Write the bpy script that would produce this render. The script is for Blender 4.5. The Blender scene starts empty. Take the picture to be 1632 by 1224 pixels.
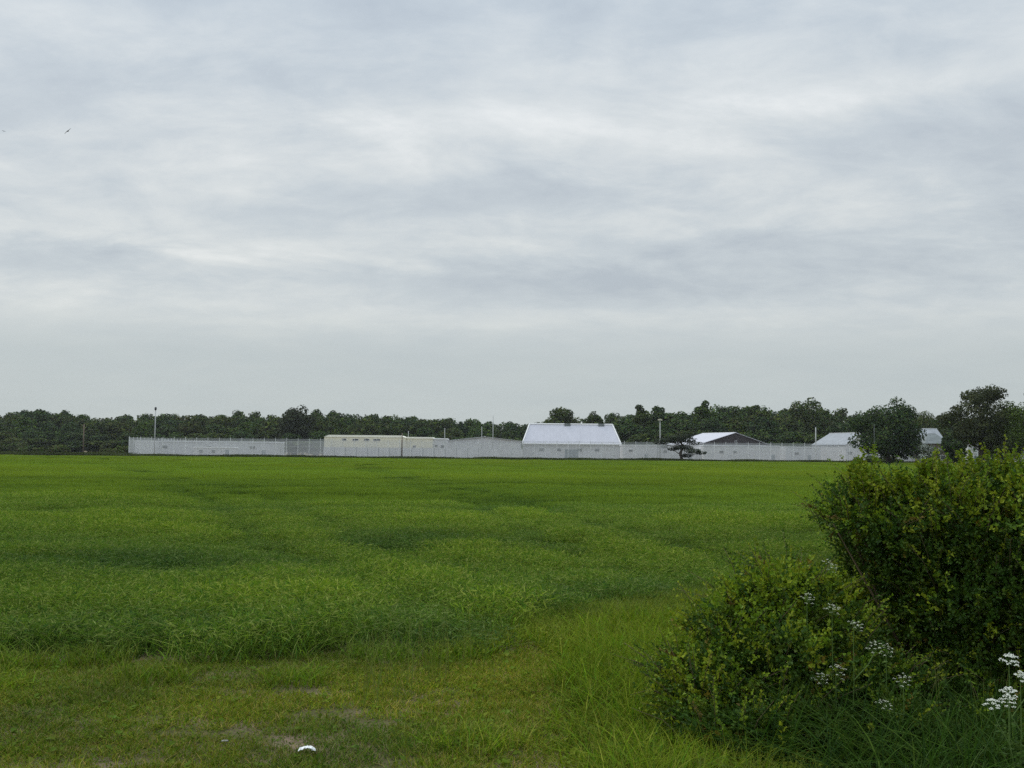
import bpy, math, random
import numpy as np
from mathutils import Matrix, Vector

R_ = math.radians
SC = bpy.context.scene
COL = SC.collection

# ------------------------------------------------------------------ camera
EYE = 1.6
cam_d = bpy.data.cameras.new('camera'); cam = bpy.data.objects.new('camera', cam_d); COL.objects.link(cam)
cam_d.sensor_width = 36.0; cam_d.lens = 38.6; cam_d.clip_start = 0.05; cam_d.clip_end = 9000
CR = Matrix.Rotation(R_(90 + 3.66), 3, 'X') @ Matrix.Rotation(R_(0.52), 3, 'Z')
cam.location = (0, 0, EYE); cam.rotation_euler = CR.to_euler()
SC.camera = cam
FPX = 38.6 / 36.0 * 1632

def ray(px, py):
    return CR @ Vector(((px - 816) / FPX, (612 - py) / FPX, -1.0))
def at(px, py, Y):
    d = ray(px, py); k = Y / d.y
    return Vector((d.x * k, Y, EYE + d.z * k))
def X(px, Y, z=0.0):
    a = at(px, 724, Y)
    return at(px, 724 - (z - a.z) / Y * FPX, Y).x
def Z(px, py, Y): return at(px, py, Y).z

# ------------------------------------------------------------------ world: overcast sky
w = bpy.data.worlds.new('World'); SC.world = w; w.use_nodes = True
nt = w.node_tree; nt.nodes.clear()
def N(t, **k):
    n = nt.nodes.new(t)
    for a, b in k.items(): setattr(n, a, b)
    return n
def M(op, a, b=None, c=None):
    n = N('ShaderNodeMath', operation=op)
    for i, v in enumerate((a, b, c)):
        if v is None: continue
        if isinstance(v, (int, float)): n.inputs[i].default_value = v
        else: nt.links.new(v, n.inputs[i])
    return n.outputs[0]
def L(a, b): nt.links.new(a, b)
SUN_EL, SUN_AZ = 44.0, -48.0        # azimuth from +Y, clockwise positive
tc = N('ShaderNodeTexCoord'); sep = N('ShaderNodeSeparateXYZ'); L(tc.outputs['Generated'], sep.inputs[0])
sx, sy, sz = sep.outputs
az = M('ARCTAN2', sx, sy)
el = M('ARCSINE', sz)
# flat cloud layer seen in perspective
den = M('ADD', M('MAXIMUM', sz, 0.0), 0.20)
comb = N('ShaderNodeCombineXYZ'); L(M('DIVIDE', sx, den), comb.inputs[0]); L(M('DIVIDE', sy, den), comb.inputs[1])
def noise(scale, detail, rough, dist, off=(0, 0, 0), stretch=(1, 1, 1)):
    mp = N('ShaderNodeMapping'); mp.inputs['Location'].default_value = off; mp.inputs['Scale'].default_value = stretch
    L(comb.outputs[0], mp.inputs[0])
    n = N('ShaderNodeTexNoise'); n.inputs['Scale'].default_value = scale; n.inputs['Detail'].default_value = detail
    n.inputs['Roughness'].default_value = rough; n.inputs['Distortion'].default_value = dist
    L(mp.outputs[0], n.inputs['Vector']); return n.outputs['Fac']
n1 = noise(2.3, 8, 0.60, 0.35, (3.1, 7.2, 0), (0.75, 1.0, 1))
n2 = noise(6.5, 8, 0.65, 0.3, (9.0, 1.2, 0), (0.8, 1.0, 1))
n3 = noise(0.35, 3, 0.5, 0.2, (1.7, 5.3, 0), (0.6, 1, 1))
def blob(px, py, wx, wy, amp):
    d = ray(px, py).normalized()
    a0 = math.atan2(d.x, d.y); e0 = math.asin(d.z)
    da = M('DIVIDE', M('SUBTRACT', M('ADD', az, M('MULTIPLY', M('SUBTRACT', n2, 0.5), 0.12)), a0), wx / FPX)
    de = M('DIVIDE', M('SUBTRACT', M('ADD', el, M('MULTIPLY', M('SUBTRACT', n1, 0.5), 0.06)), e0), wy / FPX)
    r2 = M('ADD', M('MULTIPLY', da, da), M('MULTIPLY', de, de))
    return M('MULTIPLY', M('EXPONENT', M('MULTIPLY', r2, -1.0)), amp)
cl = M('ADD', M('MULTIPLY', M('SUBTRACT', n1, 0.5), 0.85), M('MULTIPLY', M('SUBTRACT', n2, 0.5), 0.50))
cl = M('ADD', cl, M('MULTIPLY', M('SUBTRACT', n3, 0.5), 0.3))
for b in [(870, 300, 230, 24, -.20), (900, 455, 330, 40, -.24), (1420, 390, 420, 60, -.16), (520, 330, 330, 36, -.12),
          (700, 190, 300, 60, .14), (1400, 140, 330, 30, .20), (1250, 360, 150, 16, .10), (300, 390, 220, 30, .10),
          (80, 100, 220, 50, -.12), (1450, 250, 260, 30, -.10), (700, 512, 800, 22, .13), (150, 570, 300, 28, -.10),
          (900, 20, 900, 40, -.10), (500, 430, 300, 14, -.08), (100, 420, 200, 20, -.08)]:
    cl = M('ADD', cl, blob(*b))
# the base layer fades to an even grey murk above the horizon
fade = N('ShaderNodeMapRange'); fade.inputs['From Min'].default_value = R_(5.2); fade.inputs['From Max'].default_value = R_(8.5)
fade.interpolation_type = 'SMOOTHSTEP'; L(el, fade.inputs['Value'])
fd = M('ADD', M('MULTIPLY', fade.outputs[0], 0.85), 0.15)
clf = M('ADD', M('MULTIPLY', cl, fd), 0.5)
ramp = N('ShaderNodeValToRGB'); L(clf, ramp.inputs[0])
def lin(r, g, b):
    f = lambda c: (c / 255 / 12.92) if c / 255 <= 0.04045 else ((c / 255 + 0.055) / 1.055) ** 2.4
    return (f(r), f(g), f(b), 1)
er = ramp.color_ramp; er.elements[0].position = 0.20; er.elements[0].color = lin(183, 192, 202)
er.elements[1].position = 0.82; er.elements[1].color = lin(237, 239, 240)
e = er.elements.new(0.42); e.color = lin(199, 207, 214)
e = er.elements.new(0.6); e.color = lin(216, 221, 224)
hor = N('ShaderNodeValToRGB'); mrr = N('ShaderNodeMapRange'); mrr.inputs['From Min'].default_value = 0; mrr.inputs['From Max'].default_value = R_(25)
L(el, mrr.inputs['Value']); L(mrr.outputs[0], hor.inputs[0])
hr = hor.color_ramp; hr.elements[0].position = 0; hr.elements[0].color = (0.76, 0.785, 0.75, 1)
hr.elements[1].position = 1; hr.elements[1].color = (0.93, 0.965, 1.0, 1)
e = hr.elements.new(0.20); e.color = (0.81, 0.83, 0.80, 1)
e = hr.elements.new(0.30); e.color = (0.95, 0.95, 0.92, 1)
e = hr.elements.new(0.6); e.color = (0.97, 0.975, 0.965, 1)
mul = N('ShaderNodeMix', data_type='RGBA', blend_type='MULTIPLY'); mul.inputs[0].default_value = 1
L(ramp.outputs[0], mul.inputs[6]); L(hor.outputs[0], mul.inputs[7])
# an overcast sky is brightest overhead
zen = N('ShaderNodeMapRange'); zen.inputs['From Min'].default_value = R_(24); zen.inputs['From Max'].default_value = R_(75)
zen.inputs['To Min'].default_value = 1.0; zen.inputs['To Max'].default_value = 2.5; L(el, zen.inputs['Value'])
sc_ = N('ShaderNodeVectorMath', operation='SCALE'); L(mul.outputs[2], sc_.inputs[0]); L(zen.outputs[0], sc_.inputs['Scale'])
sky = N('ShaderNodeTexSky'); sky.sky_type = 'NISHITA'; sky.sun_disc = False
sky.sun_elevation = R_(SUN_EL); sky.sun_rotation = R_(SUN_AZ)
bg1 = N('ShaderNodeBackground'); bg1.inputs[1].default_value = 0.08; L(sky.outputs[0], bg1.inputs[0])
bg2 = N('ShaderNodeBackground'); bg2.inputs[1].default_value = 1.0; L(sc_.outputs[0], bg2.inputs[0])
mx = N('ShaderNodeMixShader'); mx.inputs[0].default_value = 0.96; L(bg1.outputs[0], mx.inputs[1]); L(bg2.outputs[0], mx.inputs[2])
wo = N('ShaderNodeOutputWorld'); L(mx.outputs[0], wo.inputs[0])

sun_d = bpy.data.lights.new('sun', 'SUN'); sun_d.energy = 1.3; sun_d.angle = R_(16); sun_d.color = (1, 0.95, 0.86)
sun = bpy.data.objects.new('sun', sun_d); COL.objects.link(sun)
sdir = Vector((math.sin(R_(SUN_AZ)) * math.cos(R_(SUN_EL)), math.cos(R_(SUN_AZ)) * math.cos(R_(SUN_EL)), math.sin(R_(SUN_EL))))
sun.rotation_euler = sdir.to_track_quat('Z', 'Y').to_euler(); sun.location = (-50, 10, 80)
SC.view_settings.view_transform = 'Standard'; SC.view_settings.look = 'None'; SC.view_settings.gamma = 1
SC.view_settings.exposure = 0.08
SC.cycles.max_bounces = 6; SC.cycles.transparent_max_bounces = 16; SC.cycles.diffuse_bounces = 3
SC.cycles.transmission_bounces = 4; SC.cycles.caustics_reflective = False; SC.cycles.caustics_refractive = False
SC.cycles.use_denoising = False

# ------------------------------------------------------------------ helpers
rng = np.random.default_rng(7)
random.seed(7)

def tag(o, label=None, cat=None, group=None, kind=None):
    if label: o['label'] = label
    if cat: o['category'] = cat
    if group: o['group'] = group
    if kind: o['kind'] = kind
    return o

def mesh_np(name, V, F, mat, C=None, parent=None, smooth=False, mats=None, mi=None, link=True):
    """V (n,3), F (m,k) all faces with k corners, C (m,3) face colours"""
    V = np.asarray(V, np.float32); F = np.asarray(F, np.int32); k = F.shape[1]; m = len(F)
    me = bpy.data.meshes.new(name)
    me.vertices.add(len(V)); me.vertices.foreach_set('co', V.ravel())
    me.loops.add(m * k); me.loops.foreach_set('vertex_index', F.ravel())
    me.polygons.add(m); me.polygons.foreach_set('loop_start', np.arange(m, dtype=np.int32) * k)
    me.polygons.foreach_set('loop_total', np.full(m, k, np.int32))
    if C is not None:
        a = me.attributes.new('Col', 'FLOAT_COLOR', 'FACE')
        cc = np.ones((m, 4), np.float32); cc[:, :3] = C; a.data.foreach_set('color', cc.ravel())
    for x in (mats or [mat]): me.materials.append(x)
    if mi is not None: me.polygons.foreach_set('material_index', np.asarray(mi, np.int32))
    me.polygons.foreach_set('use_smooth', np.full(m, smooth))
    me.update(calc_edges=True); me.validate()
    o = bpy.data.objects.new(name, me)
    if link: COL.objects.link(o)
    if parent is not None: o.parent = parent
    return o

class MB:
    """small collector of boxes, tubes and polygons -> one mesh"""
    def __init__(s): s.v = []; s.f = []; s.mi = []
    def poly(s, pts, faces, mi=0):
        b = len(s.v); s.v += [tuple(p) for p in pts]
        for f in faces: s.f.append([b + i for i in f]); s.mi.append(mi)
    def box(s, x0, x1, y0, y1, z0, z1, mi=0):
        s.poly([(x0, y0, z0), (x1, y0, z0), (x1, y1, z0), (x0, y1, z0), (x0, y0, z1), (x1, y0, z1), (x1, y1, z1), (x0, y1, z1)],
               [(0, 3, 2, 1), (4, 5, 6, 7), (0, 1, 5, 4), (1, 2, 6, 5), (2, 3, 7, 6), (3, 0, 4, 7)], mi)
    def tube(s, pts, rads, n=7, mi=0):
        pts = [Vector(p) for p in pts]; rings = []
        for i, p in enumerate(pts):
            d = (pts[min(i + 1, len(pts) - 1)] - pts[max(i - 1, 0)]).normalized()
            u = d.cross(Vector((0.31, 0.95, 0.12))); u = u.normalized() if u.length > 1e-4 else Vector((1, 0, 0)); v = d.cross(u)
            rings.append([p + (u * math.cos(t) + v * math.sin(t)) * rads[i] for t in [2 * math.pi * j / n for j in range(n)]])
        b = len(s.v); s.v += [tuple(q) for r in rings for q in r]
        for i in range(len(rings) - 1):
            for j in range(n):
                a, c = b + i * n + j, b + i * n + (j + 1) % n
                s.f.append([a, c, c + n, a + n]); s.mi.append(mi)
        s.f.append([b + j for j in range(n)][::-1]); s.mi.append(mi)
        e_ = b + (len(rings) - 1) * n; s.f.append([e_ + j for j in range(n)]); s.mi.append(mi)
    def build(s, name, mats, parent=None, smooth=False):
        me = bpy.data.meshes.new(name); me.from_pydata(s.v, [], s.f); me.update()
        for m in (mats if isinstance(mats, list) else [mats]): me.materials.append(m)
        me.polygons.foreach_set('material_index', s.mi)
        if smooth: me.polygons.foreach_set('use_smooth', [True] * len(s.f))
        o = bpy.data.objects.new(name, me); COL.objects.link(o)
        if parent is not None: o.parent = parent
        return o

def empty(name, loc, rz=0, sc=1):
    o = bpy.data.objects.new(name, None); COL.objects.link(o); o.location = loc; o.rotation_euler = (0, 0, rz)
    o.scale = (sc, sc, sc) if isinstance(sc, (int, float)) else sc
    o.empty_display_size = 0.3
    return o

def copy_tree(o, parent=None):
    c = o.copy(); COL.objects.link(c)
    if parent is not None: c.parent = parent
    for ch in list(o.children): copy_tree(ch, c)
    return c

# ------------------------------------------------------------------ materials
def mat(name): 
    m = bpy.data.materials.new(name); m.use_nodes = True; m.node_tree.nodes.clear(); return m
def leaf_mat(name, trans=0.35, gloss=0.05, use_inst=False, objvar=0.0, rough=0.45):
    m = mat(name); t = m.node_tree; nd = t.nodes.new; lk = t.links.new
    a = nd('ShaderNodeAttribute'); a.attribute_name = 'Col'
    c = a.outputs['Color']
    if use_inst:
        b = nd('ShaderNodeAttribute'); b.attribute_type = 'INSTANCER'; b.attribute_name = 'tcol'
        x = nd('ShaderNodeMix'); x.data_type = 'RGBA'; x.blend_type = 'MULTIPLY'; x.inputs[0].default_value = 1
        lk(c, x.inputs[6]); lk(b.outputs['Color'], x.inputs[7]); c = x.outputs[2]
    if objvar:
        oi = nd('ShaderNodeObjectInfo'); rp = nd('ShaderNodeValToRGB'); lk(oi.outputs['Random'], rp.inputs[0])
        rp.color_ramp.interpolation = 'LINEAR'
        cs = [(0.0, (0.75, 0.85, 1.1)), (0.25, (1.0, 1.0, 1.0)), (0.5, (1.25, 1.05, 0.9)), (0.72, (0.85, 0.95, 0.9)), (0.9, (1.2, 1.3, 0.8)), (1.0, (1.35, 1.0, 1.0))]
        el_ = rp.color_ramp.elements; el_[0].position = 0; el_[0].color = (*cs[0][1], 1); el_[1].position = 1; el_[1].color = (*cs[-1][1], 1)
        for p_, c_ in cs[1:-1]: q = el_.new(p_); q.color = (*c_, 1)
        x = nd('ShaderNodeMix'); x.data_type = 'RGBA'; x.blend_type = 'MULTIPLY'; x.inputs[0].default_value = objvar
        lk(c, x.inputs[6]); lk(rp.outputs[0], x.inputs[7]); c = x.outputs[2]
    d = nd('ShaderNodeBsdfDiffuse'); tr = nd('ShaderNodeBsdfTranslucent'); g = nd('ShaderNodeBsdfGlossy'); g.inputs['Roughness'].default_value = rough
    g.inputs['Color'].default_value = (0.35, 0.4, 0.3, 1)
    lk(c, d.inputs[0]); lk(c, tr.inputs[0])
    m1 = nd('ShaderNodeMixShader'); m1.inputs[0].default_value = trans; lk(d.outputs[0], m1.inputs[1]); lk(tr.outputs[0], m1.inputs[2])
    m2 = nd('ShaderNodeMixShader'); m2.inputs[0].default_value = gloss; lk(m1.outputs[0], m2.inputs[1]); lk(g.outputs[0], m2.inputs[2])
    o = nd('ShaderNodeOutputMaterial'); lk(m2.outputs[0], o.inputs[0]); return m
def solid(name, col, rough=0.7, metal=0.0, var=0.15, scale=3.0, stretch=(1, 1, 1), bump=0.0, spec=0.3):
    m = mat(name); t = m.node_tree; nd = t.nodes.new; lk = t.links.new
    p = nd('ShaderNodeBsdfPrincipled'); o = nd('ShaderNodeOutputMaterial'); lk(p.outputs[0], o.inputs[0])
    tcn = nd('ShaderNodeTexCoord'); mp = nd('ShaderNodeMapping'); mp.inputs['Scale'].default_value = stretch; lk(tcn.outputs['Object'], mp.inputs[0])
    n = nd('ShaderNodeTexNoise'); n.inputs['Scale'].default_value = scale; n.inputs['Detail'].default_value = 5; n.inputs['Roughness'].default_value = 0.65
    lk(mp.outputs[0], n.inputs['Vector'])
    r = nd('ShaderNodeValToRGB'); lk(n.outputs['Fac'], r.inputs[0])
    r.color_ramp.elements[0].position = 0.3; r.color_ramp.elements[1].position = 0.7
    r.color_ramp.elements[0].color = (*[c * (1 - var) for c in col], 1); r.color_ramp.elements[1].color = (*[min(1, c * (1 + var)) for c in col], 1)
    lk(r.outputs[0], p.inputs['Base Color']); p.inputs['Roughness'].default_value = rough; p.inputs['Metallic'].default_value = metal
    p.inputs['Specular IOR Level'].default_value = spec
    if bump:
        b = nd('ShaderNodeBump'); b.inputs['Strength'].default_value = bump; lk(n.outputs['Fac'], b.inputs['Height']); lk(b.outputs[0], p.inputs['Normal'])
    return m
def sheet_mat(name, col, axis=0, pitch=0.35, var=0.1, rough=0.45):
    """profiled metal or fibre-cement sheet: fine ribs plus streaky weathering"""
    m = solid(name, col, rough, 0.0, var, 0.5, (1, 1, 0.25), 0.0, 0.4); t = m.node_tree; nd = t.nodes.new; lk = t.links.new
    p = [n for n in t.nodes if n.type == 'BSDF_PRINCIPLED'][0]
    tcn = [n for n in t.nodes if n.type == 'TEX_COORD'][0]
    wv = nd('ShaderNodeTexWave'); wv.bands_direction = 'XYZ'[axis]; wv.inputs['Scale'].default_value = 0.314 / pitch * 1.0
    lk(tcn.outputs['Object'], wv.inputs['Vector'])
    b = nd('ShaderNodeBump'); b.inputs['Strength'].default_value = 0.4; b.inputs['Distance'].default_value = 0.04
    lk(wv.outputs['Fac'], b.inputs['Height']); lk(b.outputs[0], p.inputs['Normal']); return m
def mesh_panel_mat(name, cover, col=(0.55, 0.56, 0.57)):
    """fine welded wire mesh: far too fine to see at this distance, so it reads as a veil of grey wire"""
    m = mat(name); t = m.node_tree; nd = t.nodes.new; lk = t.links.new
    p = nd('ShaderNodeBsdfPrincipled'); p.inputs['Base Color'].default_value = (*col, 1); p.inputs['Roughness'].default_value = 0.5
    oi = nd('ShaderNodeObjectInfo'); mr = nd('ShaderNodeMapRange'); mr.inputs['To Min'].default_value = cover * 0.75; mr.inputs['To Max'].default_value = cover * 1.2
    lk(oi.outputs['Random'], mr.inputs['Value'])
    tr = nd('ShaderNodeBsdfTransparent'); mx_ = nd('ShaderNodeMixShader'); lk(mr.outputs[0], mx_.inputs[0])
    lk(tr.outputs[0], mx_.inputs[1]); lk(p.outputs[0], mx_.inputs[2])
    o = nd('ShaderNodeOutputMaterial'); lk(mx_.outputs[0], o.inputs[0]); return m

m_crop = leaf_mat('crop_leaf', 0.35, 0.015, use_inst=True)
m_grass = leaf_mat('grass_leaf', 0.3, 0.015, use_inst=True)
m_tree = leaf_mat('tree_leaf', 0.2, 0.02, objvar=0.8)
m_bush = leaf_mat('hedge_leaf', 0.3, 0.035, rough=0.4)
m_bark = solid('bark', (0.075, 0.06, 0.045), 0.9, 0, 0.4, 6, (1, 1, 0.3), 0.5)
m_twig = solid('twig_bark', (0.10, 0.075, 0.04), 0.9, 0, 0.3, 30)
m_pet = solid('white_petals', (0.68, 0.70, 0.60), 0.7, 0, 0.06, 90)
m_pet2 = solid('cream_petals', (0.50, 0.52, 0.40), 0.8, 0, 0.15, 90)
m_stem = solid('green_stem', (0.08, 0.14, 0.03), 0.7, 0, 0.3, 20)

# ------------------------------------------------------------------ ground
def vnoise(x, y, s, seed):
    """smooth value noise, numpy"""
    x = np.asarray(x, float) / s; y = np.asarray(y, float) / s
    xi = np.floor(x).astype(np.int64); yi = np.floor(y).astype(np.int64); fx = x - xi; fy = y - yi
    fx = fx * fx * (3 - 2 * fx); fy = fy * fy * (3 - 2 * fy)
    def h(a, b):
        n = (a * 374761393 + b * 668265263 + seed * 974634777) & 0xFFFFFFFF
        n = ((n ^ (n >> 13)) * 1274126177) & 0xFFFFFFFF
        return ((n ^ (n >> 16)) & 0xFFFF) / 65535.0
    return (h(xi, yi) * (1 - fx) + h(xi + 1, yi) * fx) * (1 - fy) + (h(xi, yi + 1) * (1 - fx) + h(xi + 1, yi + 1) * fx) * fy
def gz(x, y):
    x = np.asarray(x, float); y = np.asarray(y, float)
    far = np.clip((y - 3) / 12, 0, 1) * np.clip((290 - y) / 60, 0.0, 1)
    return ((vnoise(x, y, 14, 1) - 0.5) * 0.22 + (vnoise(x, y * 1.8, 6, 2) - 0.5) * 0.12) * far + (vnoise(x, y, 1.1, 3) - 0.5) * 0.03 * np.clip((40 - y) / 20, 0, 1)
EX = np.array([-40, -4.2, -2.5, -1.2, -0.3, 0.2, 1.2, 3.0, 6, 40]); EYv = np.array([9.2, 8.8, 8.5, 9.0, 8.7, 9.9, 11.8, 14.2, 17.5, 50])
def crop_edge(x): return np.interp(x, EX, EYv) + (vnoise(x, 0 * np.asarray(x, float), 0.6, 9) - 0.5) * 0.9
FAR_EDGE = 279.0

xs = np.unique(np.concatenate([np.arange(-14, 14.01, 0.35), np.arange(-60, 60, 2), np.arange(-200, 200, 8), np.arange(-600, 601, 50), np.arange(-4000, 4001, 500)]))
ys = np.unique(np.concatenate([np.arange(-6, 22, 0.35), np.arange(22, 80, 1.5), np.arange(80, 300, 6), np.arange(300, 700, 50), np.arange(-4000, 6001, 500)]))
GX, GY = np.meshgrid(xs, ys); GZ = gz(GX, GY)
nx, ny = len(xs), len(ys); idx = np.arange(nx * ny).reshape(ny, nx)
F = np.stack([idx[:-1, :-1], idx[:-1, 1:], idx[1:, 1:], idx[1:, :-1]], -1).reshape(-1, 4)
gm = mat('soil_and_sward'); t = gm.node_tree; nd = t.nodes.new; lk = t.links.new
p = nd('ShaderNodeBsdfPrincipled'); p.inputs['Roughness'].default_value = 0.95; p.inputs['Specular IOR Level'].default_value = 0.1
o_ = nd('ShaderNodeOutputMaterial'); lk(p.outputs[0], o_.inputs[0]); tcn = nd('ShaderNodeTexCoord')
na = nd('ShaderNodeTexNoise'); na.inputs['Scale'].default_value = 1.3; na.inputs['Detail'].default_value = 6; lk(tcn.outputs['Object'], na.inputs['Vector'])
nb = nd('ShaderNodeTexNoise'); nb.inputs['Scale'].default_value = 45; nb.inputs['Detail'].default_value = 4; lk(tcn.outputs['Object'], nb.inputs['Vector'])
ra = nd('ShaderNodeValToRGB'); lk(na.outputs['Fac'], ra.inputs[0]); ra.color_ramp.elements[0].position = 0.42; ra.color_ramp.elements[1].position = 0.6
ra.color_ramp.elements[0].color = (0.09, 0.085, 0.035, 1); ra.color_ramp.elements[1].color = (0.19, 0.145, 0.10, 1)
rb = nd('ShaderNodeValToRGB'); lk(nb.outputs['Fac'], rb.inputs[0]); rb.color_ramp.elements[0].color = (0.45, 0.45, 0.45, 1); rb.color_ramp.elements[1].color = (1.3, 1.3, 1.3, 1)
mm = nd('ShaderNodeMix'); mm.data_type = 'RGBA'; mm.blend_type = 'MULTIPLY'; mm.inputs[0].default_value = 1
lk(ra.outputs[0], mm.inputs[6]); lk(rb.outputs[0], mm.inputs[7]); lk(mm.outputs[2], p.inputs['Base Color'])
bp = nd('ShaderNodeBump'); bp.inputs['Strength'].default_value = 0.6; bp.inputs['Distance'].default_value = 0.02; lk(nb.outputs['Fac'], bp.inputs['Height']); lk(bp.outputs[0], p.inputs['Normal'])
g = mesh_np('ground', np.stack([GX, GY, GZ], -1).reshape(-1, 3), F, gm, smooth=True); tag(g, kind='structure')

# ------------------------------------------------------------------ scattered sward: blades in tiles, tiles laid on points
def blades(n, size, h, wd, droop, cols, jit=0.15, segs=3, tip=None, lean=0.15, rg=rng):
    bx = rg.uniform(-size / 2, size / 2, n); by = rg.uniform(-size / 2, size / 2, n)
    H = rg.uniform(h[0], h[1], n); a = rg.uniform(0, 2 * np.pi, n); D = rg.uniform(0, droop, n) * H; Wd = rg.uniform(0.6, 1.2, n) * wd
    b2 = a + np.pi / 2 + rg.uniform(-0.5, 0.5, n); ln = rg.normal(0, lean, (n, 2)) * H[:, None]
    V = np.zeros((n, (segs + 1) * 2, 3)); 
    for i in range(segs + 1):
        u = i / segs; ww = Wd * (1 - u ** 2.2) * 0.5 + 0.0004
        cx = bx + np.cos(a) * D * u * u + ln[:, 0] * u; cy = by + np.sin(a) * D * u * u + ln[:, 1] * u
        cz = H * (u - 0.25 * (D / H) * u ** 3) - 0.01
        V[:, 2 * i] = np.stack([cx - np.cos(b2) * ww, cy - np.sin(b2) * ww, cz], -1)
        V[:, 2 * i + 1] = np.stack([cx + np.cos(b2) * ww, cy + np.sin(b2) * ww, cz], -1)
    k = (segs + 1) * 2; base = np.arange(n) * k
    F = np.stack([np.stack([base + 2 * i, base + 2 * i + 1, base + 2 * i + 3, base + 2 * i + 2], -1) for i in range(segs)], 1)
    cols = np.array(cols); c = cols[rg.integers(0, len(cols), n)] * rg.uniform(1 - jit, 1 + jit, (n, 1))
    C = np.repeat(c[:, None, :], segs, 1)
    if tip is not None: C[:, -1] = C[:, -1] * 0.4 + np.array(tip) * 0.6
    return V.reshape(-1, 3), F.reshape(-1, 4), C.reshape(-1, 3)
def weedleaves(n, size, h, ls, cols, rg=rng, fold=0.15):
    """small broad leaves at random heights and tilts"""
    P = np.stack([rg.uniform(-size / 2, size / 2, n), rg.uniform(-size / 2, size / 2, n), rg.uniform(h[0], h[1], n)], -1)
    d = rg.normal(0, 1, (n, 3)); d[:, 2] = np.abs(d[:, 2]) * 0.4
    return leaves_at(P, d, rg.uniform(ls[0], ls[1], n), cols, rg, up=1.2, fold=fold)
def nrm(v): return v / np.maximum(np.linalg.norm(v, axis=-1, keepdims=True), 1e-9)
def leaves_at(P, d, s, cols, rg=rng, up=0.5, fold=0.2, C=None, wr=0.36):
    n = len(P); d = nrm(d); u = rg.normal(0, 0.7, (n, 3)); u[:, 2] += up
    side = nrm(np.cross(d, u)); nn = nrm(np.cross(side, d)); s = s[:, None]
    b = P; tp = P + d * s; m = P + d * s * 0.45 
    l = m + side * s * wr + nn * s * fold; r = m - side * s * wr + nn * s * fold
    V = np.stack([b, l, tp, r, m], 1).reshape(-1, 3); k = np.arange(n) * 5
    F = np.stack([np.stack([k, k + 4, k + 2, k + 1], -1), np.stack([k, k + 3, k + 2, k + 4], -1)], 1).reshape(-1, 4)
    if C is None:
        cols = np.array(cols); C = cols[rg.integers(0, len(cols), n)] * rg.uniform(0.8, 1.2, (n, 1))
    return V, F, np.repeat(C, 2, 0)
def join(parts):
    V, Fs, C, b = [], [], [], 0
    for v, f, c in parts: V.append(v); Fs.append(f + b); C.append(c); b += len(v)
    return np.concatenate(V), np.concatenate(Fs), np.concatenate(C)

def sward(name, tiles, P, rot, scl, tcol, pick, material, label, cat):
    """one object: tile geometry + one loose point per tile; a node group lays the tiles on the points"""
    K = len(tiles); VV, FF, CC, vid = [], [], [], []; b = 0
    for k, (v, f, c) in enumerate(tiles):
        VV.append(v); FF.append(f + b); CC.append(c); vid.append(np.full(len(v), k)); b += len(v)
    VV.append(P); vid.append(10 + pick)
    V = np.concatenate(VV); o = mesh_np(name, V, np.concatenate(FF), material, np.concatenate(CC)); me = o.data
    nV = len(V); n0 = nV - len(P)
    def attr(nm, ty, key, arr, w):
        a = me.attributes.new(nm, ty, 'POINT'); full = np.zeros((nV, w), np.float32 if ty != 'INT' else np.int32)
        full[n0:] = arr.reshape(len(P), w) if nm != 'vid' else 0
        if nm == 'vid': full[:, 0] = np.concatenate(vid)
        a.data.foreach_set(key, full.ravel())
    attr('vid', 'INT', 'value', None, 1) if False else None
    a = me.attributes.new('vid', 'INT', 'POINT'); a.data.foreach_set('value', np.concatenate(vid).astype(np.int32))
    attr('rot', 'FLOAT_VECTOR', 'vector', rot, 3); attr('scl', 'FLOAT_VECTOR', 'vector', scl, 3)
    tc4 = np.ones((len(P), 4)); tc4[:, :3] = tcol; attr('tcol', 'FLOAT_COLOR', 'color', tc4, 4)
    ng = bpy.data.node_groups.new(name + '_nodes', 'GeometryNodeTree')
    ng.interface.new_socket('Geometry', in_out='INPUT', socket_type='NodeSocketGeometry'); ng.interface.new_socket('Geometry', in_out='OUTPUT', socket_type='NodeSocketGeometry')
    nd = ng.nodes.new; lk = ng.links.new; gi = nd('NodeGroupInput'); go = nd('NodeGroupOutput'); jn = nd('GeometryNodeJoinGeometry')
    def na(nm, ty):
        n = nd('GeometryNodeInputNamedAttribute'); n.data_type = ty; n.inputs['Name'].default_value = nm; return n.outputs['Attribute']
    v_ = na('vid', 'INT'); r_ = na('rot', 'FLOAT_VECTOR'); s_ = na('scl', 'FLOAT_VECTOR')
    def sepa(k):
        c = nd('FunctionNodeCompare'); c.data_type = 'INT'; c.operation = 'EQUAL'; c.inputs[3].default_value = k; lk(v_, c.inputs[2])
        s = nd('GeometryNodeSeparateGeometry'); s.domain = 'POINT'; lk(gi.outputs[0], s.inputs[0]); lk(c.outputs[0], s.inputs['Selection']); return s.outputs[0]
    for k in range(K):
        io = nd('GeometryNodeInstanceOnPoints'); lk(sepa(10 + k), io.inputs['Points']); lk(sepa(k), io.inputs['Instance'])
        lk(r_, io.inputs['Rotation']); lk(s_, io.inputs['Scale']); lk(io.outputs[0], jn.inputs[0])
    lk(jn.outputs[0], go.inputs[0])
    md = o.modifiers.new('scatter', 'NODES'); md.node_group = ng
    tag(o, label, cat, kind='stuff'); return o

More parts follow.
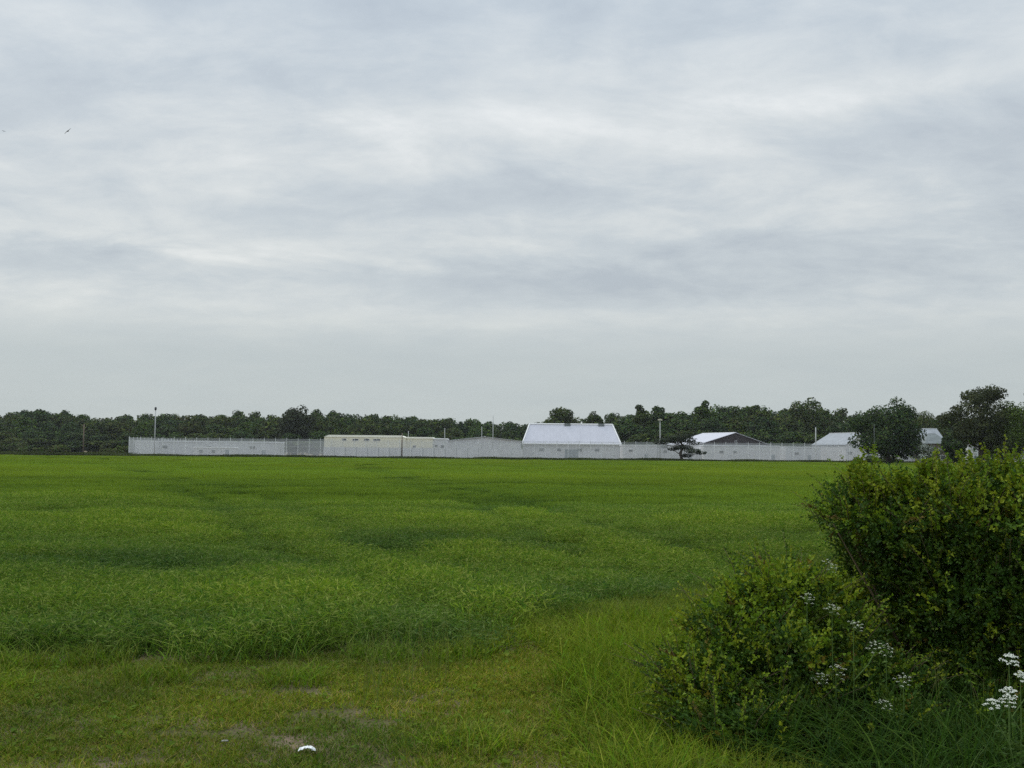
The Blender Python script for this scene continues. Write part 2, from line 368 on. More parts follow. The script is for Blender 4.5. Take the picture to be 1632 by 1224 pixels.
def scatter_pts(x0, x1, y0, y1, step, keep):
    gx = np.arange(x0, x1, step); gy = np.arange(y0, y1, step); A, B = np.meshgrid(gx, gy); A = A.ravel(); B = B.ravel()
    A = A + rng.uniform(-.3, .3, len(A)) * step; B = B + rng.uniform(-.3, .3, len(B)) * step
    k = keep(A, B); return A[k], B[k]
def wedge(x, y, pad): return np.abs(x) < y * 0.53 + pad

# --- the cereal crop
CG = [(0.080, 0.165, 0.020), (0.100, 0.185, 0.018), (0.13, 0.20, 0.018), (0.065, 0.140, 0.026), (0.16, 0.22, 0.025)]
CGN = [(0.100, 0.185, 0.016), (0.12, 0.205, 0.016), (0.155, 0.235, 0.018), (0.065, 0.14, 0.018), (0.24, 0.29, 0.06)]
TIP = (0.18, 0.27, 0.022)
def leafy_crop():
    n_ = 620; P_ = np.stack([rng.uniform(-.36, .36, n_), rng.uniform(-.36, .36, n_), rng.uniform(.14, .33, n_)], -1); d_ = rng.normal(0, 1, (n_, 3)); d_[:, 2] = rng.uniform(-.1, 1.1, n_)
    a_ = leaves_at(P_, d_, rng.uniform(.05, .11, n_), CGN + [(0.22, 0.28, 0.05)], rng, .8, .04, None, .065)
    return join([blades(430, 0.72, (0.10, 0.31), 0.009, 1.7, CGN, 0.6, 4, (0.13, 0.20, 0.02), 0.3), a_])
t_near = [leafy_crop() for _ in range(4)]
t_mid = [blades(1100, 1.25, (0.14, 0.38), 0.017, 1.5, CG, 0.45, 3, TIP, 0.25) for _ in range(2)]
t_mid2 = [blades(1900, 2.3, (0.18, 0.40), 0.024, 1.2, CG, 0.4, 2, TIP, 0.2) for _ in range(2)]
t_far = [blades(3400, 5.4, (0.22, 0.42), 0.05, 0.8, CG, 0.35, 2, TIP) for _ in range(2)]
PX, PY, PK, PS = [], [], [], []
def incrop(x, y, m=0.0): return (y > crop_edge(x) + m)
def gaps(x, y): return np.ones(len(x), bool)
a, b = scatter_pts(-22, 24, 8, 32, 0.5, lambda x, y: incrop(x, y, 0.25) & wedge(x, y, 3.0)); PX.append(a); PY.append(b); PK.append(rng.integers(0, 4, len(a))); PS.append(np.ones(len(a)))
a, b = scatter_pts(-36, 36, 31.6, 58, 0.92, lambda x, y: incrop(x, y) & wedge(x, y, 4)); PX.append(a); PY.append(b); PK.append(4 + rng.integers(0, 2, len(a))); PS.append(np.ones(len(a)))
a, b = scatter_pts(-72, 72, 57.5, 114, 1.75, lambda x, y: wedge(x, y, 5)); PX.append(a); PY.append(b); PK.append(6 + rng.integers(0, 2, len(a))); PS.append(np.ones(len(a)))
a, b = scatter_pts(-170, 170, 112, FAR_EDGE, 4.0, lambda x, y: wedge(x, y, 10)); PX.append(a); PY.append(b); PK.append(8 + rng.integers(0, 2, len(a))); PS.append(np.ones(len(a)))
px_, py_, pk_ = map(np.concatenate, (PX, PY, PK)); n = len(px_)
hn = vnoise(px_, py_ * 1.6, 5.5, 21) * 0.6 + vnoise(px_, py_ * 2.2, 2.1, 22) * 0.4
# paired wheel tracks running away through the crop
trk = np.zeros(n)
for ox, sl in ((-0.1, -0.40), (-2.0, -0.40), (1.8, -0.18), (3.7, -0.18), (-9.5, -0.72), (-12.0, -0.72)):
    trk = np.maximum(trk, np.exp(-((px_ - (ox + sl * (py_ - 14)) + (vnoise(py_, 0 * py_ + ox, 9, 5) - .5) * 1.5) / (0.35 + 0.007 * py_)) ** 2) * (0.35 + 0.9 * vnoise(px_, py_, 4.5, 77)) * np.clip((150 - py_) / 60, 0, 1))
edge_d = py_ - crop_edge(px_)
hn2 = vnoise(px_ * 0.8, py_ * 1.2, 1.7, 24)
hn3 = vnoise(px_, py_ * 1.3, 0.9, 25); clump = np.clip((hn2 * 0.6 + hn3 * 0.4 - 0.45) * 5, 0, 1)
hz = 0.68 + 0.36 * hn + 0.38 * (hn2 - 0.5) + 0.38 * (hn3 - 0.5) - 0.6 * trk
near_f = np.clip((60 - py_) / 50, 0, 1)
dk = np.clip((0.52 - hn) * 4, 0, 1) * np.clip((110 - py_) / 60, 0.15, 1)   # darker blue-green tint where the crop stands low
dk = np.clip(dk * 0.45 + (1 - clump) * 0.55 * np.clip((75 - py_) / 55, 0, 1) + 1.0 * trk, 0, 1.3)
for hx, hy, hr, hd in ((-3.3, 9.5, 1.5, .45), (-0.9, 9.2, .7, .4), (0.7, 11.8, 1.3, .9), (2.4, 12.6, 1.2, .8), (-1.6, 19, 1.6, 1.6), (-5, 15, 2.0, 1.0)):   # shade in the crop's hollows and front edge, painted as darker tint
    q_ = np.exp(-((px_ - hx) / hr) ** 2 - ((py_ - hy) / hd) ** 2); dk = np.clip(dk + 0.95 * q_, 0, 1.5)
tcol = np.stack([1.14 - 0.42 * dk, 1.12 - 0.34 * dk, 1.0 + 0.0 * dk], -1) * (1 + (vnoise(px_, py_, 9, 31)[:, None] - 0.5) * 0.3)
tcol = tcol * 1.08 * (np.where(py_ < 32, 1 + 0.10 * np.clip((py_ - 14) / 18, 0, 1), 0.86 + 0.14 * np.clip((py_ - 32) / 50, 0, 1)) * np.where(py_ > 32, 0.96, 1))[:, None]
yel = np.clip(py_ / 120, 0, 1)[:, None] * 0.0 + np.clip((vnoise(px_, py_ * 1.5, 18, 33) - 0.45) * 2, 0, 1)[:, None]
tcol = tcol * (1 + yel * np.array([0.22, 0.08, 0.0]))
P = np.stack([px_, py_, gz(px_, py_) - 0.01], -1)
rot = np.stack([rng.normal(0, 0.02, n), rng.normal(0, 0.02, n), rng.uniform(0, 6.28, n)], -1)
sc3 = np.stack([np.ones(n), np.ones(n), hz], -1)
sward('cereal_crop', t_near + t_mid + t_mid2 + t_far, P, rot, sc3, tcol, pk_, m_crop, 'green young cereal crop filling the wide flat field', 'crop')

# --- verge: short trodden sward with worn patches, rougher towards the crop and the hedge
VG = [(0.12, 0.19, 0.012), (0.17, 0.215, 0.014), (0.085, 0.165, 0.012), (0.22, 0.21, 0.025), (0.12, 0.20, 0.012), (0.28, 0.23, 0.08)]
WG = [(0.09, 0.15, 0.015), (0.11, 0.16, 0.018), (0.14, 0.18, 0.02)]
def vt(n, h, w, nl):
    return join([blades(n, 0.46, h, w, 1.2, VG, 0.35, 2, None, 0.4), weedleaves(nl, 0.46, (0.005, h[1] * 0.5), (0.010, 0.022), WG), weedleaves(8, 0.46, (0.01, 0.05), (0.03, 0.055), WG)])
v_short = [vt(1150, (0.02, 0.075), 0.0045, 90) for _ in range(3)]
RG = [(0.11, 0.22, 0.008), (0.15, 0.25, 0.008), (0.17, 0.23, 0.012), (0.09, 0.19, 0.010), (0.22, 0.24, 0.03)]
v_sparse = [join([blades(260, 0.46, (0.01, 0.045), 0.004, 1.4, VG, 0.35, 2, None, 0.5), weedleaves(90, 0.46, (0.003, 0.02), (0.010, 0.022), WG)]) for _ in range(2)]
v_rough = [join([blades(330, 0.46, (0.06, 0.22), 0.0055, 1.3, RG, 0.35, 3, (0.15, 0.17, 0.04), 0.25), weedleaves(90, 0.46, (0.02, 0.12), (0.02, 0.045), WG)]) for _ in range(3)]
a, b = scatter_pts(-8.5, 9, 1.6, 20, 0.30, lambda x, y: (y < crop_edge(x) + 0.2) & wedge(x, y, 2.5) & ~((x > 1.25 + 0.3 * vnoise(x, y, 0.5, 93)) & (y > 4.3) & (y < 8)))
rough = np.where(a < -0.6, 0.45, 0.9) * np.clip(1 - (crop_edge(a) - b) / 0.9, 0, 1) + np.clip((a - 0.1) / 0.7, 0, 1) * np.clip((b - 2) / 3, 0, 1) + (vnoise(a, b, 0.8, 44) - 0.5) * 0.7
wr_ = np.hypot(a + 1.12, (b - 5.6) * 0.5) > 0.35
isr = (rough > 0.5) | (rng.uniform(0, 1, len(a)) < 0.03 + 0.12 * (vnoise(a, b, 0.5, 91) > 0.75)) & wr_
bare = (vnoise(a, b * 2.2, 0.7, 55) * 0.6 + vnoise(a, b, 0.3, 56) * 0.4 > 0.67) & ~isr & (a < -0.2 - 0.25 * (b - 5))
n = len(a)
pk = np.where(isr, 3 + rng.integers(0, 3, n), rng.integers(0, 3, n)); pk = np.where(bare, 6 + rng.integers(0, 2, n), pk)
tv = vnoise(a, b, 0.9, 61); tg = vnoise(a, b, 0.5, 62)
tcol = np.stack([0.6 + 0.75 * tv, 0.72 + 0.5 * tv, 0.8 + 0.3 * tg], -1) * (0.8 + 0.4 * vnoise(a, b, 0.35, 64))[:, None]
sc3 = np.stack([np.ones(n), np.ones(n), 0.65 + 0.6 * tg + 0.25 * np.clip(rough - 0.5, 0, 1)], -1)
sward('verge_grass', v_short + v_rough + v_sparse, np.stack([a, b, gz(a, b) - 0.004], -1), np.stack([np.zeros(n), np.zeros(n), rng.uniform(0, 6.28, n)], -1), sc3, tcol, pk, m_grass,
      'patchy yellow-green grass and weeds on the trodden verge in the foreground', 'grass')

# --- long grass standing among and before the bushes, and a few tall stalks at the crop edge
LG = [(0.028, 0.07, 0.008), (0.035, 0.08, 0.008), (0.022, 0.055, 0.010), (0.055, 0.095, 0.012)]  # shade at the feet of the bushes is painted into these dark greens
t_long = [blades(17, 0.30, (0.22, 0.55), 0.008, 1.6, LG, 0.25, 6, (0.07, 0.12, 0.03), 0.3) for _ in range(4)]
t_soft = [blades(150, 0.34, (0.10, 0.34), 0.006, 1.3, RG, 0.35, 5, (0.20, 0.24, 0.02), 0.25) for _ in range(3)]
t_stalk = [blades(7, 0.25, (0.35, 0.62), 0.006, 0.25, [(0.16, 0.19, 0.04), (0.13, 0.18, 0.03)], 0.2, 5, (0.2, 0.2, 0.08), 0.08) for _ in range(2)]
a, b = scatter_pts(0.9, 5.2, 3.6, 8.5, 0.15, lambda x, y: (x > 1.15 + 0.0 * y + (6.5 - y) * 0.05) & (vnoise(x, y, 0.6, 71) > 0.42)); k1 = len(a)
a2, b2 = scatter_pts(-4.2, -0.2, 7.2, 8.7, 0.30, lambda x, y: (vnoise(x, y, 0.8, 73) > 0.66)); 
a3, b3 = scatter_pts(0.4, 3.2, 6.2, 11.0, 0.33, lambda x, y: (y < crop_edge(x)) & (x > 1.0) & (vnoise(x, y, 0.8, 75) > 0.6))
a4, b4 = scatter_pts(0.2, 2.6, 3.8, 10.5, 0.2, lambda x, y: (y < crop_edge(x)) & (x > 0.47 + (y - 5.5) * 0.07 + 0.5 * (vnoise(x, y, 0.7, 78) - 0.5)) & (x < 1.32 + (y - 6) * 0.35) & (vnoise(x, y, 0.5, 79) > 0.22))
a_, b_ = np.concatenate([a, a2, a3, a4]), np.concatenate([b, b2, b3, b4]); n = len(a_)
pk = np.concatenate([rng.integers(0, 4, k1), 4 + rng.integers(0, 2, len(a2) + len(a3)), 6 + rng.integers(0, 3, len(a4))])
sc3 = np.ones((n, 3)); sc3[:, 2] = rng.uniform(0.7, 1.1, n)
sward('long_grass', t_long + t_stalk + t_soft, np.stack([a_, b_, gz(a_, b_)], -1), np.stack([np.zeros(n), np.zeros(n), rng.uniform(0, 6.28, n)], -1), sc3, np.ones((n, 3)) * rng.uniform(0.75, 1.15, (n, 1)), pk, m_grass,
      'tall arching grass blades around the feet of the hedge and along the crop edge', 'grass')

# --- rough bank of weeds along the foot of the far fence
t_bank = [join([blades(700, 3.2, (0.25, 0.75), 0.07, 0.8, [(0.05, 0.075, 0.02), (0.07, 0.08, 0.03), (0.04, 0.06, 0.02), (0.09, 0.09, 0.04)], 0.3, 2, None, 0.3),
                weedleaves(500, 3.2, (0.1, 0.6), (0.12, 0.28), [(0.04, 0.06, 0.02), (0.07, 0.08, 0.025)])]) for _ in range(3)]
a, b = scatter_pts(-175, 175, 279, 300, 2.2, lambda x, y: (y < 290.5) | (x < X(205, 293)))
n = len(a); sc3 = np.ones((n, 3)); sc3[:, 2] = 0.55 + 0.9 * vnoise(a, b, 6, 81) + np.where(a < X(205, 293), 0.5, 0)
sward('weed_bank', t_bank, np.stack([a, b, gz(a, b)], -1), np.stack([np.zeros(n), np.zeros(n), rng.uniform(0, 6.28, n)], -1), sc3, np.ones((n, 3)) * (0.7 + 0.6 * vnoise(a, b, 9, 82))[:, None], rng.integers(0, 3, n), m_grass,
      'dark strip of rough weeds along the foot of the far fence', 'weeds')

# ------------------------------------------------------------------ trees
def crown_cards(rg, lobes, n, s, cols, up=0.35):
    lob = np.array(lobes); w_ = lob[:, 3] * lob[:, 4]; w_ = w_ / w_.sum(); k = rg.choice(len(lob), n, p=w_); lb = lob[k]
    d = nrm(rg.normal(0, 1, (n, 3))); r = (0.55 + 0.5 * rg.uniform(0, 1, n) ** 0.7)[:, None]
    P = lb[:, :3] + d * r * lb[:, [3, 3, 4]]
    nn = nrm(d + rg.normal(0, 0.45, (n, 3)) + np.array([0, 0, up])); u = nrm(np.cross(nn, rg.normal(0, 1, (n, 3)))); v = np.cross(nn, u)
    sz = rg.uniform(s[0], s[1], n)[:, None]
    V = np.stack([P + u * sz * rg.uniform(.4, .7, (n, 1)) , P + v * sz * rg.uniform(.3, .6, (n, 1)) + nn * sz * .12, P - u * sz * rg.uniform(.4, .7, (n, 1)), P - v * sz * rg.uniform(.3, .6, (n, 1)) + nn * sz * .12], 1).reshape(-1, 3)
    b = np.arange(n) * 4; F = np.stack([b, b + 1, b + 2, b + 3], -1)
    lc = rg.uniform(0.75, 1.3, len(lob))[k][:, None]; cols = np.array(cols)
    C = cols[rg.integers(0, len(cols), n)] * lc * rg.uniform(0.8, 1.2, (n, 1))
    return V, F, C
def crown_lobes(rg, H, Rr, z0, nl, lr=(0.30, 0.46), cz=0.5, top=1.0):
    """one big heart, then overlapping lobes spread through a slightly squared ellipsoid"""
    hz_ = (H - z0) / 2; zc = z0 + hz_; out = [(0, 0, zc - 0.05 * hz_, Rr * 0.62, hz_ * 0.74)]
    zm = z0 + (H - z0) * cz
    for i in range(nl):
        d = nrm(rg.normal(0, 1, 3)); l = rg.uniform(*lr); q = rg.uniform(0.80, 1.0) * (1 - l * 0.92)
        zz = (zm + d[2] * q * (H - zm) if d[2] > 0 else zm + d[2] * q * (zm - z0))
        zz = min(zz, H - l * Rr * 0.8); out.append((d[0] * q * Rr * 1.05, d[1] * q * Rr * 1.05, zz, l * Rr, l * Rr * 0.85))
    return out
def make_tree(name, rg, H, Rr, z0, nl, nc, s, cols, trunk_r, lr=(0.26, 0.42), lobes=None, cz=0.5, cmat=None):
    root = empty(name, (0, 0, 0)); lobes = lobes or crown_lobes(rg, H, Rr, z0, nl, lr, cz)
    t = MB(); th = z0 + (H - z0) * 0.35
    t.tube([(0, 0, -0.3), (rg.normal(0, .1), 0, th * 0.5), (rg.normal(0, .3), rg.normal(0, .3), th), (rg.normal(0, .3), 0, H * 0.75)], [trunk_r * 1.35, trunk_r, trunk_r * 0.7, trunk_r * 0.2], 8)
    for lb in lobes[:min(len(lobes), 14)]:
        b0 = Vector((0, 0, min(th, lb[2] * 0.6))); e_ = Vector(lb[:3]); md = b0.lerp(e_, 0.5) + Vector((0, 0, -0.1 * (e_ - b0).length))
        t.tube([b0, md, e_], [trunk_r * 0.4, trunk_r * 0.22, trunk_r * 0.08], 5)
    t.build('trunk', m_bark, root, True)
    v, f, c = crown_cards(rg, lobes, nc, s, cols)
    v[:, 2] *= H / np.percentile(v[:, 2], 99.7); v[:, :2] *= Rr / np.percentile(np.hypot(v[:, 0], v[:, 1]), 97)
    mesh_np('crown', v, f, cmat or m_tree, c, root); return root

TG = [(0.042, 0.076, 0.024), (0.054, 0.088, 0.020), (0.034, 0.062, 0.026), (0.072, 0.105, 0.018), (0.060, 0.068, 0.030)]
protos = []
for i in range(7):
    rg = np.random.default_rng(100 + i); Hh = 17.0
    protos.append(make_tree('woodland_tree', rg, Hh, rg.uniform(4.6, 6.6), rg.uniform(0.2, 1.5), 26, 4200, (0.5, 1.0), TG, 0.4, lr=(0.28, 0.42), cz=rg.uniform(0.4, 0.6)))
used = [False] * len(protos)
PROF = np.array([(-300, 660), (0, 657), (60, 652), (100, 656), (160, 665), (200, 660), (230, 661), (300, 662), (400, 656), (440, 658), (500, 655), (600, 659), (660, 664), (700, 666), (760, 669), (830, 673), (850, 674), (900, 668), (940, 663), (1000, 660),
                 (1010, 657), (1060, 656), (1100, 650), (1180, 651), (1260, 651), (1330, 652), (1365, 660), (1450, 664), (1500, 664), (1632, 660), (2000, 655)], float)
SPANS = [(-400, 204, 'dark green tree of the wood left of the grey mesh fence'),
         (204, 440, 'dark green tree behind the fence left of the cream building'),
         (440, 645, 'green tree of the wood behind the cream building'),
         (645, 835, 'low green tree between the cream building and big white roof'),
         (835, 990, 'tree of the wood right behind the big white roof'),
         (990, 1245, 'tall dark tree behind the dark gabled shed and leaning pine'),
         (1245, 2100, 'tall dark tree beyond the right end of the fence')]
def span_label(px):
    for a, b, s in SPANS:
        if a <= px < b: return s
    return SPANS[-1][2]
rt = np.random.default_rng(5)
for row, (Y0, step, fr) in enumerate(((505, 8.6, 1.0), (478, 9.2, 0.93), (455, 10.5, 0.80), (438, 9.0, 0.55), (428, 8.0, 0.36))):
    x = -0.56 * Y0
    while x < 0.56 * Y0:
        Y = Y0 + rt.uniform(-8, 8); px = 816 + x / Y * FPX
        if px > 1000: Y -= 70
        xx = x * (Y / Y0); px = 816 + xx / Y * FPX
        top = np.interp(px, PROF[:, 0], PROF[:, 1]); H = Z(px, top - 1.5, Y) * fr * rt.uniform(0.91, 1.02)
        k = rt.integers(0, len(protos)); src = protos[k]
        o = src if not used[k] else copy_tree(src); used[k] = True
        sH = H / 17.0; sR = rt.uniform(0.85, 1.25) * max(0.85, min(1.0, sH * 1.1)); o.location = (xx, Y, 0); o.rotation_euler = (0, 0, rt.uniform(0, 6.28)); o.scale = (sR, sR, sH)
        tag(o, span_label(px) + ('; front row' if row >= 2 else '; back rows'), 'tree', 'woodland trees beyond the compound')
        x += step * rt.uniform(0.75, 1.25)

def put(src, px, Y, z=0, rz=None, sc=1.0):
    src.location = (X(px, Y), Y, z); src.rotation_euler = (0, 0, rt.uniform(0, 6.28) if rz is None else rz); src.scale = (sc, sc, sc) if isinstance(sc, (int, float)) else sc; return src
def single(px0, px1, top, Y, z0, nl, nc, s, label, seed, name='broadleaf_tree', lr=(0.24, 0.4), cols=TG, cz=0.5, group=None, tr=0.4):
    rg = np.random.default_rng(seed); c = (px0 + px1) / 2; H = Z(c, top, Y); Rr = (px1 - px0) / 2 / FPX * Y
    t = make_tree(name, rg, H, Rr, z0, nl, nc, s, cols, tr, lr, cz=cz); put(t, c, Y, 0, 0.0); return tag(t, label, 'tree', group)
single(436, 503, 648, 440, 2, 26, 5000, (0.45, 0.9), 'tall rounded dark tree standing proud of the wood just left of the cream building', 11, cols=[(0.045, 0.055, 0.03), (0.035, 0.05, 0.025)])
single(868, 921, 651, 420, 2, 22, 4500, (0.45, 0.9), 'round-topped dark tree rising above the middle of the big white roof', 12)
single(930, 960, 657, 425, 2, 14, 3000, (0.45, 0.9), 'small bushy tree peeping over the right part of the big white roof', 13)
single(1008, 1034, 646, 400, 2, 16, 3500, (0.45, 0.9), 'narrow dark tree just left of the lamp post right of the big white roof', 14)
single(1030, 1062, 648, 404, 2, 16, 3500, (0.45, 0.9), 'twin dark tree standing directly behind the lamp post with the pale head', 15)
single(1100, 1142, 640, 398, 2, 20, 4000, (0.45, 0.9), 'tree with a small domed top rising highest above the leaning pine', 16)
single(1252, 1330, 638, 396, 2, 24, 5500, (0.45, 0.9), 'broad tree with a flat bulging top between the fence end and the dark gabled shed', 17)
single(1184, 1225, 647, 402, 2, 18, 4000, (0.45, 0.9), 'dark rounded tree above the right slope of the dark gabled shed', 18)
single(1360, 1472, 639, 232, 0.6, 44, 16000, (0.22, 0.5), 'large round-crowned dark tree standing at the right end of the fence', 19, lr=(0.2, 0.34), cz=0.42)
single(1440, 1506, 657, 345, 1.5, 24, 8000, (0.25, 0.5), 'smaller dark tree rising right behind the house with the grey hipped roof', 20, cz=0.4)
single(1506, 1622, 618, 205, 1.8, 30, 12500, (0.2, 0.42), 'open-crowned oak with sky showing through its limbs at the right', 21, name='oak_tree', lr=(0.13, 0.26), cols=[(0.05, 0.062, 0.03), (0.04, 0.055, 0.022), (0.06, 0.07, 0.025)], cz=0.55, tr=0.5)
single(1590, 1740, 618, 200, 1.0, 34, 13000, (0.2, 0.42), 'bright green tree cut off by the right edge of the photo', 22, lr=(0.16, 0.3), cols=[(0.06, 0.09, 0.02), (0.05, 0.075, 0.02)])
for i, (a, b, tp, yy, lb) in enumerate([(1500, 1545, 690, 225, 'dark bushy thorn below the oak, right of the white blossoming shrub'), (1570, 1640, 685, 215, 'dark bushy thorn at the photo\'s right edge below the green tree')]):
    single(a, b, tp, yy, 0.1, 14, 5000, (0.2, 0.4), lb, 30 + i, name='thorn_bush', tr=0.15)
single(1454, 1502, 708, 228, 0.2, 12, 4200, (0.16, 0.34), 'shrub covered in white blossom in front of the grey hipped roof', 40, name='blossom_shrub', cols=[(0.5, 0.5, 0.47), (0.42, 0.42, 0.40), (0.12, 0.15, 0.06), (0.55, 0.53, 0.5)], tr=0.12)

# scrub along the foot of the wood left of the fence and a low hedge run near the right end
shr = []
for i in range(3):
    rg = np.random.default_rng(60 + i); shr.append(make_tree('scrub_bush', rg, 3.0, 2.0, 0.05, 9, 900, (0.25, 0.5), [(0.05, 0.085, 0.02), (0.06, 0.09, 0.025), (0.09, 0.09, 0.05)], 0.08))
us = [False] * 3
for i in range(34):
    if i < 22: px = rt.uniform(-60, 200); Y = rt.uniform(294, 312); sc = rt.uniform(0.45, 1.25); lb = 'low scrubby bush in the weeds left of the grey mesh fence'; gr = 'scrub bushes left of the fence'
    else: px = rt.uniform(1320, 1480); Y = rt.uniform(262, 286); sc = rt.uniform(0.4, 0.7); lb = 'low green bush at the far field edge by the right end of the fence'; gr = 'low bushes by the right end of the fence'
    k = i % 3; o = shr[k] if not us[k] else copy_tree(shr[k]); us[k] = True
    o.location = (X(px, Y), Y, 0); o.rotation_euler = (0, 0, rt.uniform(0, 6)); o.scale = (sc * 1.2, sc * 1.2, sc); tag(o, lb, 'bush', gr)

# leaning pine before the fence: flat pads of needles on a bent trunk
YP = 284
def pw(px, py, dy=0): a = at(px, py, YP + dy); return Vector((a.x, YP + dy, a.z))
base = at(1088, 724, YP); base.z = 0; pine = empty('leaning_pine', (base.x, YP, 0))
rel = lambda v: v - Vector((base.x, YP, 0))
t = MB(); t.tube([(0, 0, -0.2), rel(pw(1084, 722)), rel(pw(1090, 712)), rel(pw(1082, 702, 0.3)), rel(pw(1076, 696))], [0.42, 0.34, 0.28, 0.2, 0.07], 8)
pads = [(1090, 695, 14, 5), (1060, 701, 15, 4), (1052, 706, 10, 3), (1078, 703, 12, 5), (1096, 701, 14, 5), (1106, 706, 12, 3.5), (1088, 713, 16, 5.5), (1104, 719, 13, 5), (1117, 722, 9, 3.5), (1094, 726, 10, 4), (1072, 716, 9, 3), (1074, 697, 12, 4)]
lobes = []
for q, (px, py, rx, rz) in enumerate(pads):
    dy = ((q * 37) % 7 - 3) * 0.6; c = rel(pw(px, py, dy)); lobes.append((c.x, c.y, c.z, rx * 1.1 / FPX * YP, rz * .75 / FPX * YP))
    t.tube([rel(pw(1086, min(728, py + 10))), c], [0.14, 0.04], 5)
t.build('trunk', m_bark, pine, True)
v, f, c = crown_cards(np.random.default_rng(3), lobes, 2600, (0.25, 0.5), [(0.035, 0.05, 0.03), (0.05, 0.06, 0.035), (0.03, 0.04, 0.03)]); mesh_np('crown', v, f, m_tree, c, pine)
tag(pine, 'wind-bent pine with flat spreading pads of foliage in front of the fence', 'tree')

# ------------------------------------------------------------------ the mesh security fence
m_post = solid('galvanised_post', (0.80, 0.81, 0.80), 0.45, 0.0, 0.1, 3)
m_meshp = mesh_panel_mat('weldmesh', 0.28, (0.70, 0.71, 0.71)); m_mesht = mesh_panel_mat('weldmesh_topping', 0.2, (0.60, 0.61, 0.63))
def panel_mesh():
    b = MB(); b.box(0.05, 2.95, -0.012, 0.012, 0.08, 4.5); b.box(0.05, 2.95, -0.012, 0.012, 4.503, 5.15, 1)
    for z in (0.06, 1.6, 3.1, 4.5): b.box(0.05, 2.95, 0.014, 0.05, z - 0.02, z + 0.03, 2)
    return b
def post_mesh():
    b = MB(); b.box(-0.05, 0.05, -0.06, 0.06, -0.3, 5.1); b.box(-0.07, 0.07, -0.08, 0.08, 5.1, 5.16); b.box(-0.03, 0.03, -0.03, 0.03, 5.16, 5.42)
    return b
def fence(name, p0, ang, n, label):
    root = empty(name, p0, ang); pn = panel_mesh().build('fence_panel', [m_meshp, m_mesht, m_post], root); ps = post_mesh().build('post', m_post, root)
    for i in range(1, n + 1):
        if i < n: q = pn.copy(); COL.objects.link(q); q.parent = root; q.location = (3.0 * i, 0, 0)
        q = ps.copy(); COL.objects.link(q); q.parent = root; q.location = (3.0 * i, 0, 0)
    return tag(root, label, 'fence')
YF = 293; XL = X(205, YF)
fence('security_fence', (XL, YF, 0), 0, 84, 'tall pale grey mesh security fence running along the whole far side of the field')
fence('security_fence', (XL, YF + 0.3, 0), R_(90), 26, 'side run of grey mesh fence going back from the long fence\'s left corner')

# ------------------------------------------------------------------ buildings inside the compound
m_white = sheet_mat('white_roof_sheet', (0.52, 0.52, 0.57), 0, 1.0, 0.06, 0.5); m_greyr = sheet_mat('grey_roof_sheet', (0.27, 0.29, 0.31), 1, 1.0, 0.15, 0.6); m_ridge = solid('white_trim', (0.80, 0.80, 0.80), 0.5, 0, 0.05, 2)
m_pale = sheet_mat('pale_grey_cladding', (0.56, 0.57, 0.59), 0, 0.6, 0.12); m_palew = solid('painted_wall', (0.60, 0.60, 0.61), 0.8, 0, 0.12, 0.4)
m_cream = solid('cream_render', (0.78, 0.74, 0.58), 0.85, 0, 0.1, 0.5); m_creamt = solid('cream_fascia', (0.86, 0.84, 0.72), 0.6, 0, 0.05, 1)
m_dark = solid('dark_timber_gable', (0.055, 0.048, 0.050), 0.85, 0, 0.3, 1.0, (3, 3, 0.4)); m_glass = solid('dark_glass', (0.05, 0.055, 0.06), 0.2, 0, 0.2, 1, spec=0.5)
m_slate = solid('grey_slate', (0.17, 0.19, 0.19), 0.8, 0, 0.25, 1.2); m_brick = solid('brick_wall', (0.13, 0.10, 0.085), 0.9, 0, 0.25, 3)
m_door = solid('door_paint', (0.16, 0.20, 0.22), 0.6, 0, 0.1, 2)

def gable_shed(name, loc, ang, w_, d_, eave, ridge, wallm, roofm, gablem, label, ov=0.4, windows=(), doors=(), ridge_vents=0):
    """ridge runs along local y (depth); gable ends face local -y and +y"""
    r = empty(name, loc, ang); h = w_ / 2
    b = MB(); b.box(-h, h, 0, d_, -0.2, eave); b.build('wall', wallm, r)
    b = MB()
    for y0, y1 in ((-0.0, 0.25), (d_ - 0.25, d_)):
        b.poly([(-h, y0, eave), (h, y0, eave), (0, y0, ridge), (-h, y1, eave), (h, y1, eave), (0, y1, ridge)], [(0, 1, 2), (5, 4, 3), (0, 2, 5, 3), (1, 4, 5, 2), (0, 3, 4, 1)])
    b.build('gable', gablem, r)
    b = MB(); sl = (ridge - eave) / h; e0 = h + ov; ze = eave - ov * sl; tk = 0.14
    for s in (-1, 1):
        b.poly([(s * e0, -ov, ze + .02), (0, -ov, ridge + .02), (0, d_ + ov, ridge + .02), (s * e0, d_ + ov, ze + .02), (s * e0, -ov, ze + tk), (0, -ov, ridge + tk), (0, d_ + ov, ridge + tk), (s * e0, d_ + ov, ze + tk)],
               [(0, 1, 2, 3), (7, 6, 5, 4), (0, 4, 5, 1), (3, 2, 6, 7), (0, 3, 7, 4)])
    rf = b.build('roof', roofm, r)
    b = MB(); b.box(-0.15, 0.15, -ov, d_ + ov, ridge + tk - 0.03, ridge + tk + 0.09); b.build('ridge_cap', m_ridge, rf)
    for x, z, ww, hh in windows: wframe(r, x, -0.003, z, ww, hh)
    for x, ww, hh in doors:
        b = MB(); b.box(x - ww / 2, x + ww / 2, -0.06, -0.003, 0, hh); b.build('door', m_door, r)
    return tag(r, label, 'building')
